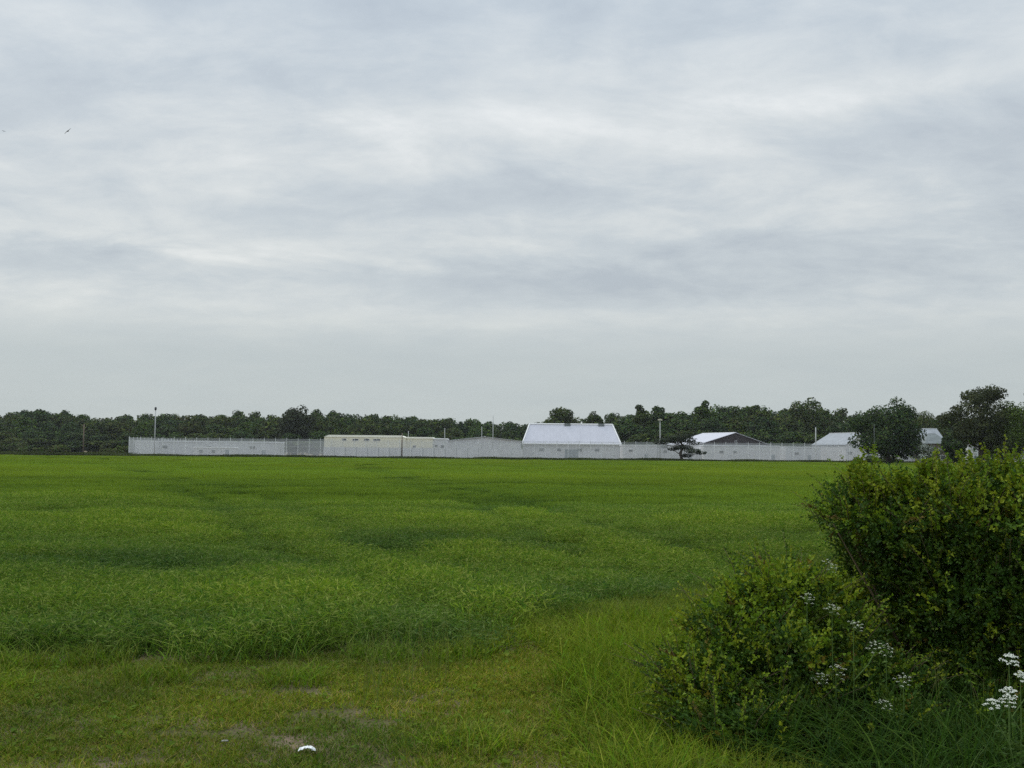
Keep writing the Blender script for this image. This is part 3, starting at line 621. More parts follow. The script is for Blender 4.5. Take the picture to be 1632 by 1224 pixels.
def wframe(r, x, y, z, ww, hh):
    b = MB(); f_ = 0.07
    b.box(x - ww / 2 - f_, x + ww / 2 + f_, y - 0.05, y, z - f_, z); b.box(x - ww / 2 - f_, x + ww / 2 + f_, y - 0.05, y, z + hh, z + hh + f_)
    b.box(x - ww / 2 - f_, x - ww / 2, y - 0.05, y, z, z + hh); b.box(x + ww / 2, x + ww / 2 + f_, y - 0.05, y, z, z + hh)
    o = b.build('window', m_ridge, r); b = MB(); b.box(x - ww / 2, x + ww / 2, y - 0.03, y - 0.001, z, z + hh); b.build('pane', m_glass, o)
def flat_block(name, px0, px1, pyt, Y, dep, wallm, trimm, label, wins=(), door=None, fascia=0.35, slant=0.0):
    x0, x1 = X(px0, Y), X(px1, Y); H = Z((px0 + px1) / 2, pyt, Y); w_ = x1 - x0; r = empty(name, ((x0 + x1) / 2, Y, 0)); h = w_ / 2
    b = MB(); b.box(-h, h, 0, dep, -0.2, H - fascia); b.build('wall', wallm, r)
    b = MB(); b.poly([(-h - .15, -.15, H - fascia), (h + .15, -.15, H - fascia), (h + .15, dep + .15, H - fascia), (-h - .15, dep + .15, H - fascia), (-h + slant, -.1, H), (h - slant, -.1, H), (h - slant, dep, H), (-h + slant, dep, H)],
                     [(0, 3, 2, 1), (4, 5, 6, 7), (0, 1, 5, 4), (1, 2, 6, 5), (2, 3, 7, 6), (3, 0, 4, 7)]); b.build('roof', trimm, r)
    for px, z, ww, hh in wins: wframe(r, X(px, Y) - (x0 + x1) / 2, -0.003, z, ww, hh)
    if door is not None:
        xx = X(door, Y) - (x0 + x1) / 2; b = MB(); b.box(xx - .5, xx + .5, -.06, -.003, 0, 2.1); b.build('door', m_door, r)
    return tag(r, label, 'building')

flat_block('workshop_building', 214, 437, 703, 318, 14, m_pale, m_pale, 'long low pale grey building seen through the left end of the mesh fence', [(262 + 70 * i, 2.4, 1.6, 0.8) for i in range(3)], 420)
flat_block('store_hut', 308, 372, 712, 306, 5, m_palew, m_ridge, 'small low hut with a white roof edge behind the left stretch of fence', [(320, 1.2, 1.0, 0.8), (340, 1.2, 1.0, 0.8)], 362, fascia=0.3)
flat_block('cream_building', 516, 645, 693.5, 308, 12, m_cream, m_creamt, 'cream flat-roofed building with a bright roof edge and small high windows', [(548, 5.0, 1.1, 0.55), (566, 5.0, 1.6, 0.5), (584, 5.0, 1.4, 0.55), (600, 5.0, 1.9, 0.5)], 632, fascia=0.6, slant=1.3)
flat_block('cream_annexe', 646, 689, 696.5, 311, 9, m_cream, m_creamt, 'lower cream annexe adjoining the right end of the cream building behind the dark pole', [(660, 3.2, 0.8, 0.6)], 676, fascia=0.45)
flat_block('grey_annexe', 690, 712, 698.5, 312, 9, m_palew, m_ridge, 'small pale grey block with two dark square windows right of the cream annexe', [(695, 3.4, 0.8, 0.7), (705, 3.2, 0.9, 0.8)], None, fascia=0.3)
def gshed_px(name, px0, px1, pe, pr, Y, dep, ang, *a, **k):
    c = (px0 + px1) / 2; xc = X(c, Y); w_ = (X(px1, Y) - X(px0, Y)); return gable_shed(name, (xc, Y, 0), ang, w_, dep, Z(c, pe, Y), Z(c, pr, Y), *a, **k)
gshed_px('low_shed', 714, 830, 703, 696.5, 322, 16, 0, m_palew, m_pale, m_palew, 'wide pale shed with a very low-pitched roof left of the big white roof', windows=[(-6, 2.2, 1.2, 0.9), (4, 2.2, 1.2, 0.9)], doors=[(0, 1.2, 2.2)])
flat_block('white_walled_shed', 992, 1047, 709, 312, 8, m_palew, m_palew, 'low pale shed tucked behind the fence just right of the big white roof', [(1005, 2.6, 1.2, 0.7)], 1030, fascia=0.25)
flat_block('link_shed', 1048, 1118, 715, 314, 8, m_palew, m_palew, 'low pale shed behind the leaning pine', [(1060, 2.4, 1.2, 0.7)], 1100, fascia=0.25)
flat_block('front_shed', 1122, 1243, 710, 309, 8, m_palew, m_pale, 'long low pale shed in front of the dark gabled shed', [(1150 + 22 * i, 2.4, 1.2, 0.7) for i in range(2)], 1232, fascia=0.25)
flat_block('end_shed', 1252, 1308, 712, 316, 8, m_pale, m_pale, 'low grey shed behind the right end of the fence', [(1270, 2.2, 1.2, 0.7)], 1290, fascia=0.25)

r = empty('inner_wall', (X(515, 299.5), 299.5, 0)); wl = X(833, 299.5) - X(515, 299.5); hw = Z(600, 713.5, 299.5); nn_ = 18
for i in range(nn_):
    b = MB(); b.box(wl / nn_ * i + .06, wl / nn_ * (i + 1) - .06, 0, .16, -.2, hw); b.build('wall_panel', m_palew, r)
    b = MB(); b.box(wl / nn_ * i - .06, wl / nn_ * i + .06, -.05, .2, -.2, hw + .08); b.build('wall_post', m_slate, r)
tag(r, 'low pale panelled wall inside the fence below the cream building', 'wall')
# the big white roofed hall: steep roof drawn in towards the ridge at both ends
Yb = 328; bx0, bx1 = X(832, Yb), X(990, Yb); tx0, tx1 = X(844, Yb), X(979, Yb); ze = Z(910, 708, Yb); zr = Z(910, 675.5, Yb); cx = (bx0 + bx1) / 2
r = empty('hall', (cx, Yb, 0)); b = MB(); b.box(bx0 - cx + .5, bx1 - cx - .5, 0.5, 17.5, -0.2, ze); b.build('wall', m_palew, r)
b = MB(); A = [(bx0 - cx, 0, ze), (bx1 - cx, 0, ze), (bx1 - cx, 18, ze), (bx0 - cx, 18, ze)]; T = [(tx0 - cx, 6.2, zr), (tx1 - cx, 6.2, zr), (tx1 - cx, 11.8, zr), (tx0 - cx, 11.8, zr)]
b.poly(A + T, [(0, 1, 5, 4), (1, 2, 6, 5), (2, 3, 7, 6), (3, 0, 4, 7), (4, 5, 6, 7), (3, 2, 1, 0)]); rf = b.build('roof', m_white, r)
for a_, c_ in ((A[0], T[0]), (A[1], T[1]), (T[0], T[1]), (A[0], A[1])):
    b = MB(); b.tube([Vector(a_) + Vector((0, -.05, .05)), Vector(c_) + Vector((0, -.05, .05))], [.22, .22], 6); b.build('roof_trim', m_ridge, rf)
for px in (904, 958):
    xx = X(px, Yb + 6) - cx; b = MB(); b.box(xx - .9, xx + .9, 5.6, 7.0, zr - .75, zr + .25); b.build('roof_vent', m_slate, rf)
b = MB(); b.box(-2, 2, .44, .497, 0, 3.2); b.build('door', m_door, r)
for i in range(4): wframe(r, -9 + 5.2 * i + (1 if i > 1 else 0), 0.497, 2.6, 1.4, 0.9)
tag(r, 'big hall with a steep white roof, the brightest roof behind the fence', 'building')

# dark gabled shed with a sunlit white roof slope
YG = 326; xg = X(1172, YG)
gable_shed('gabled_shed', (xg, YG, 0), R_(24), (X(1236, YG) - X(1108, YG)) * 1.06, 17, Z(1172, 709, YG), Z(1172, 690, YG), m_palew, m_white, m_dark, 'shed with a dark brown gable and one white roof slope behind the fence', ov=0.3, windows=[(0.2, Z(1172, 706, YG), 0.7, 0.6)], doors=[(3, 3, 3.2)])
YH = 318; xh = X(1378, YH)
gable_shed('white_roofed_shed', (xh, YH, 0), R_(20), 13, 16, Z(1350, 709, YH), Z(1370, 690, YH), m_palew, m_greyr, m_palew, 'shed whose pale sloping roof disappears behind the large round-crowned tree', ov=0.3, windows=[(-5, 2.4, 1.4, .8)], doors=[(2, 3, 3)])
# farm houses glimpsed between the right-hand trees
YJ = 272; x0, x1 = X(1474, YJ), X(1516, YJ); cx = (x0 + x1) / 2; h = (x1 - x0) / 2
r = empty('hipped_house', (cx, YJ, 0)); ev = Z(1495, 707, YJ); rg_ = Z(1495, 690, YJ)
b = MB(); b.box(-h + .3, h - .3, .3, 7.7, -.2, ev); b.build('wall', m_brick, r)
b = MB(); b.poly([(-h, 0, ev), (h, 0, ev), (h, 8, ev), (-h, 8, ev), (-.7, 4, rg_), (.9, 4, rg_)], [(0, 1, 5, 4), (1, 2, 5), (2, 3, 4, 5), (3, 0, 4), (3, 2, 1, 0)]); rf = b.build('roof', m_slate, r)
wframe(r, -1.3, .297, 1.2, 1.2, 1.1); wframe(r, 1.4, .297, 1.2, 1.2, 1.1); b = MB(); b.box(-.3, .6, .24, .297, 0, 2.1); b.build('door', m_door, r)
tag(r, 'small house with a grey hipped roof between the two right-hand trees', 'building')
YK = 290
gable_shed('white_gabled_barn', (X(1492, YK), YK, 0), R_(90), 11, 11, Z(1490, 703, YK), Z(1490, 684, YK), m_palew, m_greyr, m_palew, 'pale roofed barn showing above and behind the grey hipped roof', ov=.3, doors=[(0, 2.5, 3)])
flat_block('garden_shed', 1543, 1562, 703, 250, 4, m_palew, m_ridge, 'little white shed below the open-crowned oak', [(1548, 2.2, .7, .7)], 1556, fascia=.25)

# ------------------------------------------------------------------ poles and lamps
m_wood = solid('weathered_pole', (0.16, 0.12, 0.09), .9, 0, .3, 2, (1, 1, .2)); m_steel = solid('lamp_column_steel', (0.42, 0.43, 0.42), .5, 0, .1, 2); m_lampc = solid('lamp_housing', (0.55, 0.52, 0.40), .5, 0, .1, 2); m_darkh = solid('dark_housing', (0.05, 0.05, 0.055), .5, 0, .1, 2)
def pole(name, px, pyt, Y, rad, m, label, head=None, cat='pole', arm=False):
    a = at(px, pyt, Y); r = empty(name, (a.x, Y, 0)); b = MB(); b.tube([(0, 0, -.3), (0, 0, a.z * .5), (0, 0, a.z)], [rad * 1.25, rad, rad * .75], 8); b.build('shaft', m, r, True)
    if head == 'lamp':
        b = MB(); b.box(-.55, .55, -.3, .3, a.z - .02, a.z + .28); b.box(-.4, .4, -.2, .2, a.z + .28, a.z + .4); b.build('lamp_head', m_lampc, r)
    if head == 'dome':
        b = MB(); b.tube([(0, 0, a.z), (0, 0, a.z + .2), (0, 0, a.z + .75), (0, 0, a.z + .95)], [.12, .3, .3, .1], 8); b.build('camera_housing', m_darkh, r, True)
    if arm:
        b = MB(); b.box(-.9, .9, -.08, .08, a.z - .55, a.z - .4)
        for s in (-.8, 0, .8): b.tube([(s, 0, a.z - .4), (s, 0, a.z - .15)], [.06, .05], 6)
        b.build('crossarm', m, r)
    return tag(r, label, cat)
pole('camera_mast', 248, 654, 300, .13, m_steel, 'tall slim grey mast with a dark camera housing above the left part of the fence', 'dome', 'mast')
pole('utility_pole', 134, 676, 291, .16, m_wood, 'bare brown pole standing alone in the scrub left of the fence', None)
pole('utility_pole', 641, 690, 289, .16, m_wood, 'dark brown pole in front of the fence at the right end of the cream building', None)
pole('utility_pole', 651, 687, 330, .12, m_steel, 'thin grey pole just right of the dark pole by the cream building')
pole('lamp_column', 709, 682, 304, .10, m_steel, 'short thin column above the small grey block with two windows')
pole('lamp_column', 768, 680, 300, .10, m_steel, 'short thin column just left of the tallest bare mast')
pole('mast', 786, 662, 300, .12, m_steel, 'tall bare grey mast left of the big white roof', None, 'mast')
pole('lamp_post', 1052, 670, 300, .15, m_steel, 'lamp post with a pale yellowish head left of the leaning pine', 'lamp', 'lamp post')
pole('utility_pole', 1300, 681, 300, .16, m_steel, 'plain grey pole by the right end of the fence')
pole('utility_pole', 1393, 676, 222, .045, m_slate, 'slim grey pole in front of the large round-crowned tree')

# ------------------------------------------------------------------ foreground bushes
YG_ = [(0.18, 0.26, 0.016), (0.23, 0.28, 0.018), (0.13, 0.22, 0.014)]
DG = [(0.036, 0.082, 0.012), (0.048, 0.10, 0.014), (0.060, 0.115, 0.014), (0.080, 0.125, 0.014)]
RED = [(0.15, 0.11, 0.025), (0.18, 0.14, 0.02)]
def bush(name, origin, lobes, n_tw, young, label, seed, wisps=0, topz=0.55, left=0.0, ls=(0.016, 0.036), sprigs=(), red=0.02, base=None, nl=9):
    rg = np.random.default_rng(seed); o = Vector(origin); r = empty(name, o); lob = np.array([(x - o.x, y - o.y, z - o.z, a, b, c) for x, y, z, a, b, c in lobes])
    sat = []
    for l_ in lob:
        for _ in range(5):
            dd = nrm(rg.normal(0, 1, 3)); f_ = rg.uniform(.22, .42); sat.append([*(l_[:3] + dd * l_[3:6] * 0.98), *(l_[3:6] * f_)])
    main = lob; lob = np.concatenate([lob, np.array(sat)])
    w_ = lob[:, 3] * lob[:, 5]; w_ /= w_.sum(); k = rg.choice(len(lob), n_tw, p=w_); lb = lob[k]
    d = nrm(rg.normal(0, 1, (n_tw, 3))); rr = rg.uniform(0.45, 1.0, n_tw) ** 0.6 * np.where(rg.uniform(0, 1, n_tw) < 0.07, rg.uniform(1.05, 1.3, n_tw), 1)
    lump = 1 + 0.32 * (vnoise(d[:, 0] * 9 + k * 7, d[:, 2] * 9 + d[:, 1] * 5, 2.0, seed) - 0.5) * 2
    T0 = lb[:, :3] + d * (rr * lump)[:, None] * lb[:, 3:6]; T0[:, 2] = np.maximum(T0[:, 2], 0.03)
    td = nrm(d * 0.9 + rg.normal(0, 0.5, (n_tw, 3)) + np.array([0, 0, 0.35])); tl = rg.uniform(0.06, 0.17, n_tw)
    # young growth at the outside and the top
    hgt = (T0[:, 2] - T0[:, 2].min()) / np.ptp(T0[:, 2]); patch = np.clip((vnoise(T0[:, 0] * 9, T0[:, 2] * 9 + T0[:, 1] * 4, 1.3, seed + 1) - 0.55) * 6, 0, 1)
    pr = np.clip((young * np.clip((hgt - topz) / (1.0 - topz), 0, 1) ** 0.8 + 0.45 * patch + left * np.clip(-T0[:, 0] / 0.8 + 0.1, 0, 1) * (hgt > 0.2)) * (rr > 0.78) * np.clip(hgt * 4 - 0.3, 0, 1), 0.0, 0.92)
    isy = rg.uniform(0, 1, n_tw) < pr; isr_ = (rg.uniform(0, 1, n_tw) < red) & (rr > 0.8)
    tcs = np.where(isy[:, None], np.array(YG_)[rg.integers(0, 3, n_tw)], np.array(DG)[rg.integers(0, 4, n_tw)]); tcs = np.where(isr_[:, None], np.array(RED)[rg.integers(0, 2, n_tw)], tcs)
    P, D, S, C = [], [], [], []
    for j in range(nl):
        u = (j + 0.5) / nl; ang = j * 2.4 + rg.uniform(0, 6.28, n_tw); q = nrm(np.cross(td, rg.normal(0, 1, (n_tw, 3))))
        P.append(T0 + td * (tl * u)[:, None] + q * 0.004); D.append(q * (1.0 - 0.5 * u) + td * 0.7); S.append(rg.uniform(ls[0], ls[1], n_tw) * (1.1 - 0.35 * u) * np.where(isy, 1.12, 1.0)); C.append(tcs * rg.uniform(0.75, 1.25, (n_tw, 1)))
    stem_pts = []
    for (sx_, sy_, sz_, ln, dx) in sprigs:      # long young shoots standing clear of the top
        m_ = 26; u = np.linspace(0.05, 1, m_); b0 = np.array([sx_ - o.x, sy_ - o.y, sz_ - o.z]); dirv = np.array([dx, 0.05, 1.0]); pts = b0 + dirv * (u * ln)[:, None] + np.stack([np.sin(u * 5) * .012, np.cos(u * 4) * .012, 0 * u], -1)
        for rep in range(3):
            q = nrm(np.stack([np.cos(np.arange(m_) * 2.4 + rep * 2), np.sin(np.arange(m_) * 2.4 + rep * 2), np.full(m_, 0.5)], -1)); P.append(pts + rg.normal(0, .006, (m_, 3))); D.append(q); S.append(rg.uniform(.022, .042, m_) * (1.15 - 0.55 * u)); C.append(np.array(YG_)[rg.integers(0, 3, m_)] * rg.uniform(.7, 1.15, (m_, 1)))
        stem_pts.append((b0, pts[-1]))
    for _ in range(wisps):                       # arching shoots that break the outline
        l_ = main[rg.integers(0, len(main))]; dd = rg.normal(0, 1, 3); dd[2] = abs(dd[2]) * 0.9 - 0.15; dd = nrm(dd); b0 = l_[:3] + dd * l_[3:6] * 0.9
        if b0[2] < 0.1: continue
        m_ = int(rg.integers(9, 20)); u = np.linspace(0.0, 1, m_); ln = rg.uniform(0.12, 0.34); dv = nrm(dd * 0.8 + rg.normal(0, .3, 3) + np.array([0, 0, .7]))
        pts = b0 + dv * (u * ln)[:, None] + np.array([dd[0], dd[1], -0.5]) * (u ** 2 * ln * 0.3)[:, None]; yy = rg.uniform(0, 1) < 0.7
        col_ = np.array(YG_ if yy else DG)[rg.integers(0, 3)] if rg.uniform() > red * 2 else np.array(RED[0])
        for rep_ in range(2):
            q = nrm(rg.normal(0, 1, (m_, 3)) + dv * .4); P.append(pts); D.append(q); S.append(rg.uniform(.016, .036, m_) * (1.1 - .5 * u)); C.append(col_ * rg.uniform(.7, 1.2, (m_, 1)))
        stem_pts.append((b0, pts[-1]))
    P, D, S, C = map(np.concatenate, (P, D, S, C)); v, f, c = leaves_at(P, D, S, None, rg, 0.6, 0.22, C, 0.40)
    mesh_np('foliage', v, f, m_bush, c, r)
    t = MB(); bs = base or [(0, 0)]
    for i, lb_ in enumerate(main):
        for j in range(7):
            b0 = Vector((*bs[(i + j) % len(bs)], -0.05)) + Vector((rg.normal(0, .05), rg.normal(0, .05), 0)); dd = nrm(rg.normal(0, 1, 3)) * 0.8; e_ = Vector(lb_[:3] + dd * lb_[3:6])
            md = b0.lerp(e_, .5) + Vector((rg.normal(0, .05), rg.normal(0, .05), .06)); t.tube([b0, md, e_], [.014, .009, .003], 5)
    for b0, b1 in stem_pts: t.tube([tuple(b0 - np.array([0, 0, .1])), tuple((b0 + b1) / 2), tuple(b1)], [.0022, .0018, .001], 5)
    t.build('branch', m_twig, r, True); return tag(r, label, 'bush')
def lw(px, py, Y, rx, ry, rz):
    a = at(px, py, Y); return (a.x, Y, a.z, rx / FPX * Y, ry, rz / FPX * Y)
big = [lw(1410, 812, 7.4, 78, .42, 55), (lw(1490, 820, 7.3, 95, .5, 75)), lw(1590, 810, 7.2, 100, .55, 72), lw(1690, 815, 7.2, 110, .55, 80), lw(1475, 905, 7.3, 72, .42, 75), lw(1560, 930, 7.1, 120, .5, 95), lw(1690, 940, 7.0, 110, .55, 110),
       lw(1500, 1010, 7.2, 80, .4, 90), lw(1590, 1050, 7.0, 110, .45, 90), lw(1395, 865, 7.5, 42, .3, 36), lw(1460, 770, 7.5, 100, .4, 30), lw(1590, 765, 7.4, 110, .4, 32), lw(1345, 800, 7.4, 34, .3, 24), lw(1700, 1080, 7.0, 90, .4, 80)]
sp = []
rs = np.random.default_rng(9)
for px, py, ln in [(1372, 770, .28), (1380, 775, .24), (1384, 770, .2), (1366, 770, .18), (1374, 765, .2), (1490, 760, .2), (1540, 760, .22), (1470, 760, .20), (1500, 765, .24), (1490, 755, .16), (1550, 755, .20), (1575, 752, .22), (1600, 755, .2), (1625, 755, .22), (1430, 765, .12), (1528, 758, .12), (1650, 750, .2), (1405, 768, .12), (1455, 765, .14), (1590, 752, .14), (1612, 750, .17)]:
    for _ in range(3):
        q = at(px + rs.uniform(-10, 10), py + rs.uniform(-4, 8), 7.3); sp.append((q.x, 7.3 + rs.uniform(-.15, .2), q.z - 0.05, ln * rs.uniform(.75, 1.1), rs.uniform(-.25, .2)))
big = [(x, y, z - 0.10, a, b, c * 0.96) for x, y, z, a, b, c in big]; sp = [(x, y, z - .03, l * 1.1, d) for x, y, z, l, d in sp]
ox = X(1560, 7.2); bush('hawthorn_bush', (ox, 7.2, 0), big, 13500, 0.95, 'tall dense hawthorn bush with yellow-green shoots filling the right side', 51, wisps=420, topz=0.66, sprigs=sp, base=[(-.3, 0), (0, .1), (.3, -.1), (.1, .2)])
small = [lw(1235, 960, 6.9, 75, .35, 50), lw(1180, 1015, 6.7, 90, .35, 60), lw(1290, 1010, 6.8, 85, .35, 70), lw(1230, 1080, 6.5, 120, .4, 75), lw(1130, 1090, 6.4, 70, .3, 60), lw(1340, 1090, 6.6, 80, .3, 75), lw(1200, 1150, 6.2, 110, .3, 50), lw(1120, 1130, 6.2, 45, .2, 40), lw(1265, 935, 7.2, 50, .3, 26), lw(1150, 1185, 5.9, 55, .2, 35), lw(1180, 1190, 5.9, 90, .25, 45), lw(1270, 1170, 6.2, 90, .2, 45), lw(1390, 1125, 6.6, 80, .2, 50), lw(1500, 1130, 6.8, 90, .2, 45), lw(1610, 1130, 6.7, 80, .2, 40), lw(1400, 1090, 6.6, 60, .2, 40), lw(1095, 1080, 6.6, 40, .2, 35), lw(1400, 1180, 6.1, 85, .2, 45), lw(1500, 1190, 6.2, 85, .2, 45), lw(1600, 1190, 6.2, 70, .2, 40)]
sp = []
for px, py, ln in [(1190, 930, .12), (1215, 925, .1), (1245, 925, .12), (1280, 920, .1), (1120, 1010, .12), (1150, 990, .1), (1340, 930, .12), (1080, 1060, .1)]:
    for _ in range(2):
        q = at(px + rs.uniform(-12, 12), py + 8, 6.8); sp.append((q.x, 6.8, q.z - .06, ln, rs.uniform(-.3, .3)))
bush('bramble_bush', (X(1225, 6.6), 6.6, 0), small, 10500, 0.85, 'lower sprawling yellow-green bush left of the tall hawthorn', 52, wisps=420, topz=0.5, left=0.9, sprigs=sp, red=.03, base=[(-.2, 0), (.1, .1), (.25, -.1)])

gap = [lw(1330, 965, 8.0, 60, .35, 32), lw(1390, 955, 8.1, 45, .35, 36), lw(1270, 960, 8.1, 50, .3, 28), lw(1350, 1010, 7.8, 80, .35, 60), lw(1230, 935, 8.2, 45, .3, 20)]
bush('low_bush', (X(1340, 8.0), 8.0, 0), gap, 3200, 1.6, 'bright low leafy growth filling the gap behind the two bushes', 53, wisps=60, topz=0.1, red=.02, base=[(-.1, 0), (.15, 0)])

# ------------------------------------------------------------------ cow parsley
def parsley(px, py, Y, sz, n_umb, label, seed):
    sz *= 1.0 if seed < 4 else 1.1
    rg = np.random.default_rng(seed); top = at(px, py, Y); x0 = top.x + rg.normal(0, .04); y0 = Y + .05; r = empty('cow_parsley', (x0, y0, 0)); b = MB()
    hub0 = Vector((top.x - x0, top.y - y0, top.z * .55)); b.tube([(0, 0, -.03), hub0 * .6, hub0], [.005, .004, .003], 6); st = None; heads = []
    for u in range(n_umb):
        off = Vector((0, 0, 0)) if u == 0 else Vector((rg.uniform(-1, 1) * sz * 1.7, rg.uniform(-.5, .5) * sz, rg.uniform(-1.6, -.2) * sz)); hd = Vector((top.x - x0, top.y - y0, top.z)) + off
        b.tube([hub0, hub0.lerp(hd, .5) + off * .15, hd - Vector((0, 0, sz * .45))], [.003, .0025, .002], 5); heads.append(hd)
    fl = []
    for hd in heads:
        nr = 12; hb = hd - Vector((0, 0, sz * .45)); m = MB(); tilt = Matrix.Rotation(rg.uniform(.35, .9), 3, 'X') @ Matrix.Rotation(rg.uniform(-.4, .4), 3, 'Y')
        for q in range(nr):
            a = q * 2.4; rad = sz * .5 * math.sqrt((q + .5) / nr); tip = hb + tilt @ Vector((math.cos(a) * rad, math.sin(a) * rad, sz * .45 - rad * rad / sz * .9 + rg.uniform(-.008, .008))); b.tube([hb, tip], [.0009, .0006], 3)
            for k in range(15 if seed < 4 else 6):
                ak = k * 2.4; rk = sz * .115 * math.sqrt(k / 11); c = tip + Vector((math.cos(ak) * rk, math.sin(ak) * rk, sz * .07 * (1 - k / 15) + rg.uniform(-.003, .003))); s = sz * (.034 if seed < 4 else .026) * rg.uniform(.6, 1.2)
                tl = Vector((rg.normal(0, .6), rg.normal(0, .5) - .7, .8)).normalized(); u_ = tl.cross(Vector((0, 1, 0))).normalized(); v_ = tl.cross(u_)
                m.poly([c + (u_ * math.cos(t_) + v_ * math.sin(t_)) * s * (1 if i % 2 else .7) for i, t_ in enumerate([math.pi * i / 5 for i in range(10)])], [tuple(range(10))])
        m.build('umbel', m_pet if seed < 4 else m_pet2, r)
    b.build('stem', m_stem, r)
    P = np.array([[rg.normal(0, .05), rg.normal(0, .05), rg.uniform(.1, .5) * top.z] for _ in range(120)]); D = rg.normal(0, 1, (120, 3)); D[:, 2] *= .3
    v, f, c = leaves_at(P, D, rg.uniform(.02, .045, 120), [(0.05, .10, .02), (.07, .12, .02)], rg, 1.0, .1, None, .2); mesh_np('foliage', v, f, m_bush, c, r)
    tag(r, label, 'cow parsley', 'flowering cow parsley among the bushes')
parsley(1608, 1046, 5.3, .085, 2, 'big bright white cow parsley at the right edge, uppermost of the near ones', 1)
parsley(1626, 1074, 5.2, .075, 2, 'white cow parsley at the right edge, just below the uppermost near one', 2)
parsley(1607, 1098, 5.1, .075, 2, 'lowest white cow parsley at the right edge above the long grass', 3)
parsley(1318, 896, 6.9, .10, 1, 'highest pale cow parsley leaning out between the two bushes', 4)
parsley(1286, 948, 6.3, .08, 1, 'cow parsley in front of the top of the lower bush', 5)
parsley(1326, 966, 6.2, .09, 1, 'faint cow parsley just right of the one topping the lower bush', 6)
parsley(1360, 992, 6.1, .085, 2, 'cow parsley with two pale heads in the gap between both bushes', 7)
parsley(1412, 1030, 6.2, .08, 1, 'cow parsley against the dark foot of the tall hawthorn', 8)
parsley(1332, 1062, 6.0, .09, 2, 'cow parsley low on the right flank of the lower bush', 9)
parsley(1440, 1078, 5.9, .09, 2, 'cow parsley lowest in front of the tall hawthorn, above dark grass', 10)

# ------------------------------------------------------------------ litter
def crumple(name, px, py, w_, d_, h_, m, label, seed, arch=True):
    rg = np.random.default_rng(seed); dr = ray(px, py); kz = -EYE / dr.z; c = Vector((dr.x * kz, dr.y * kz, 0)); n = 14
    gx, gy = np.meshgrid(np.linspace(-1, 1, n), np.linspace(-1, 1, n)); z = h_ * (1 - (gx ** 2) * .95) * (1 if arch else .5) + rg.normal(0, h_ * .16, gx.shape) + 0.035
    top = np.stack([gx * w_ / 2 + rg.normal(0, w_ * .015, gx.shape), gy * d_ / 2 * (1 - .25 * gx ** 2) + rg.normal(0, w_ * .015, gx.shape), z], -1).reshape(-1, 3); bot = top - np.array([0, 0, .002]); i_ = np.arange(n * n).reshape(n, n)
    F1 = np.stack([i_[:-1, :-1], i_[:-1, 1:], i_[1:, 1:], i_[1:, :-1]], -1).reshape(-1, 4); ring = np.concatenate([i_[0, :-1], i_[:-1, -1], i_[-1, :0:-1], i_[:0:-1, 0]]); rn = np.roll(ring, -1)
    F = np.concatenate([F1, F1[:, ::-1] + n * n, np.stack([rn, ring, ring + n * n, rn + n * n], -1)]); o = mesh_np(name, np.concatenate([top, bot]), F, m); o.location = (c.x, c.y, float(gz(c.x, c.y))); o.rotation_euler = (0, 0, .15)
    return tag(o, label, 'litter')
m_paper = solid('white_wrapper', (0.85, 0.86, 0.86), .45, 0, .05, 20); m_paper2 = solid('dirty_paper', (0.2, 0.2, 0.17), .8, 0, .2, 20)
crumple('crumpled_wrapper', 489, 1202, .09, .045, .018, m_paper, 'crumpled bright white wrapper lying on the short grass in the foreground', 1)
crumple('paper_scrap', 358, 1186, .035, .03, .003, m_paper2, 'small dull paper scrap flattened in the grass left of the white wrapper', 2, False)

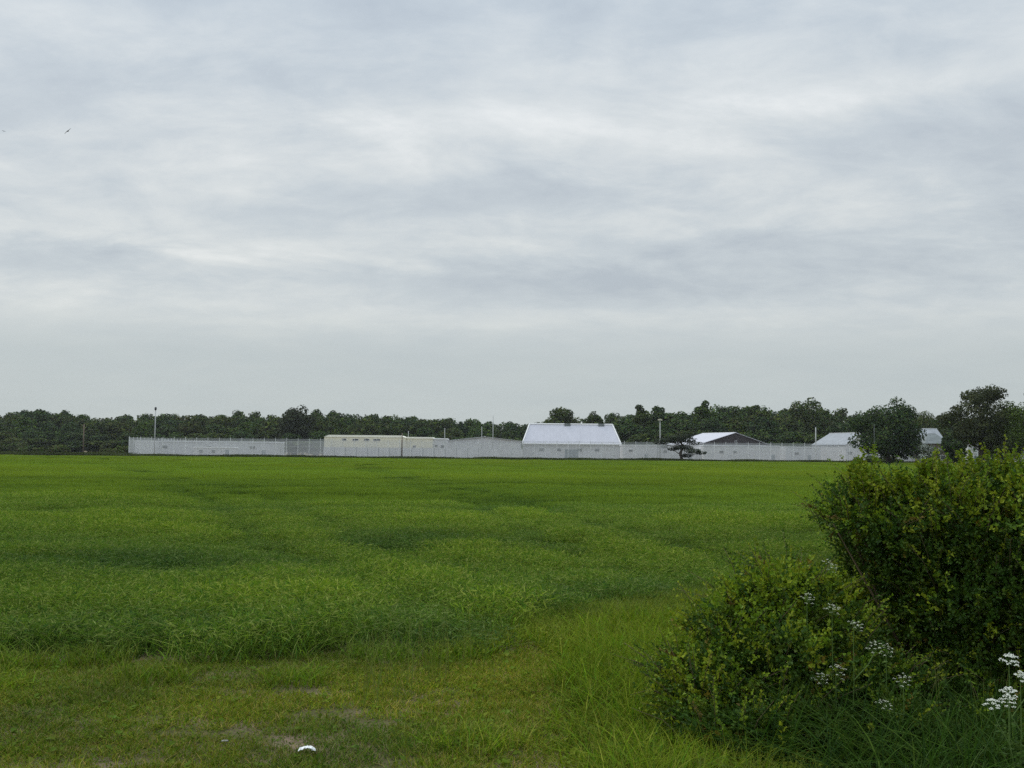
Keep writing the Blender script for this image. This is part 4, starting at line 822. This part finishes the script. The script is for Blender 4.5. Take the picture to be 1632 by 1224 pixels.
# ------------------------------------------------------------------ birds
m_bird = solid('dark_plumage', (0.03, 0.03, 0.035), .7, 0, .2, 10)
def bird(px, py, Y, span, bank, label):
    a = at(px, py, Y); m = MB(); s = span / 2; r = empty('bird', a)
    bd = MB(); bd.tube([(0, -.34 * span, 0), (0, -.28 * span, .01), (0, -.1 * span, 0), (0, .08 * span, 0), (0, .22 * span, 0), (0, .3 * span, 0)], [.004, .035 * span, .075 * span, .07 * span, .045 * span, .01], 8)
    bd.poly([(-.02 * span, .2 * span, 0), (.02 * span, .2 * span, 0), (.09 * span, .46 * span, 0), (-.09 * span, .46 * span, 0), (0, .3 * span, .012)], [(0, 1, 4), (1, 2, 4), (2, 3, 4), (3, 0, 4), (3, 2, 1, 0)]); bd.build('body', m_bird, r, True)
    for sg in (-1, 1):
        pts = [(sg * .04 * span, -.14 * span, .01), (sg * .5 * s, -.2 * span, .06 * span), (sg * s, -.02 * span, .02 * span), (sg * .5 * s, -.04 * span, .055 * span), (sg * .04 * span, .08 * span, .01)]
        lo = [(x, y, z - .012) for x, y, z in pts]; q = MB(); q.poly(pts + lo, [(0, 1, 2, 3, 4), (9, 8, 7, 6, 5)] + [(i, i + 5, (i + 1) % 5 + 5, (i + 1) % 5) for i in range(5)]); q.build('wing', m_bird, r)
    r.rotation_euler = (R_(8), R_(bank), R_(35)); return tag(r, label, 'bird', None)
bird(108, 209, 42, .34, -48, 'dark bird in banked flight high at the left of the sky')
bird(6, 209, 75, .26, 10, 'tiny distant bird at the far left edge of the sky')

# ------------------------------------------------------------------ haze
b = MB(); b.box(-420, 420, -60, 640, -2.5, 27); hm = mat('thin_haze'); t = hm.node_tree; pv = t.nodes.new('ShaderNodeVolumePrincipled'); oo = t.nodes.new('ShaderNodeOutputMaterial')
pv.inputs['Color'].default_value = (0.88, 0.93, 1, 1); pv.inputs['Density'].default_value = 0.00007; pv.inputs['Anisotropy'].default_value = 0.2; t.links.new(pv.outputs[0], oo.inputs['Volume'])
hz_o = b.build('haze', hm); tag(hz_o, kind='stuff', label='thin pale haze lying over the field and the distant wood'); SC.cycles.volume_bounces = 0
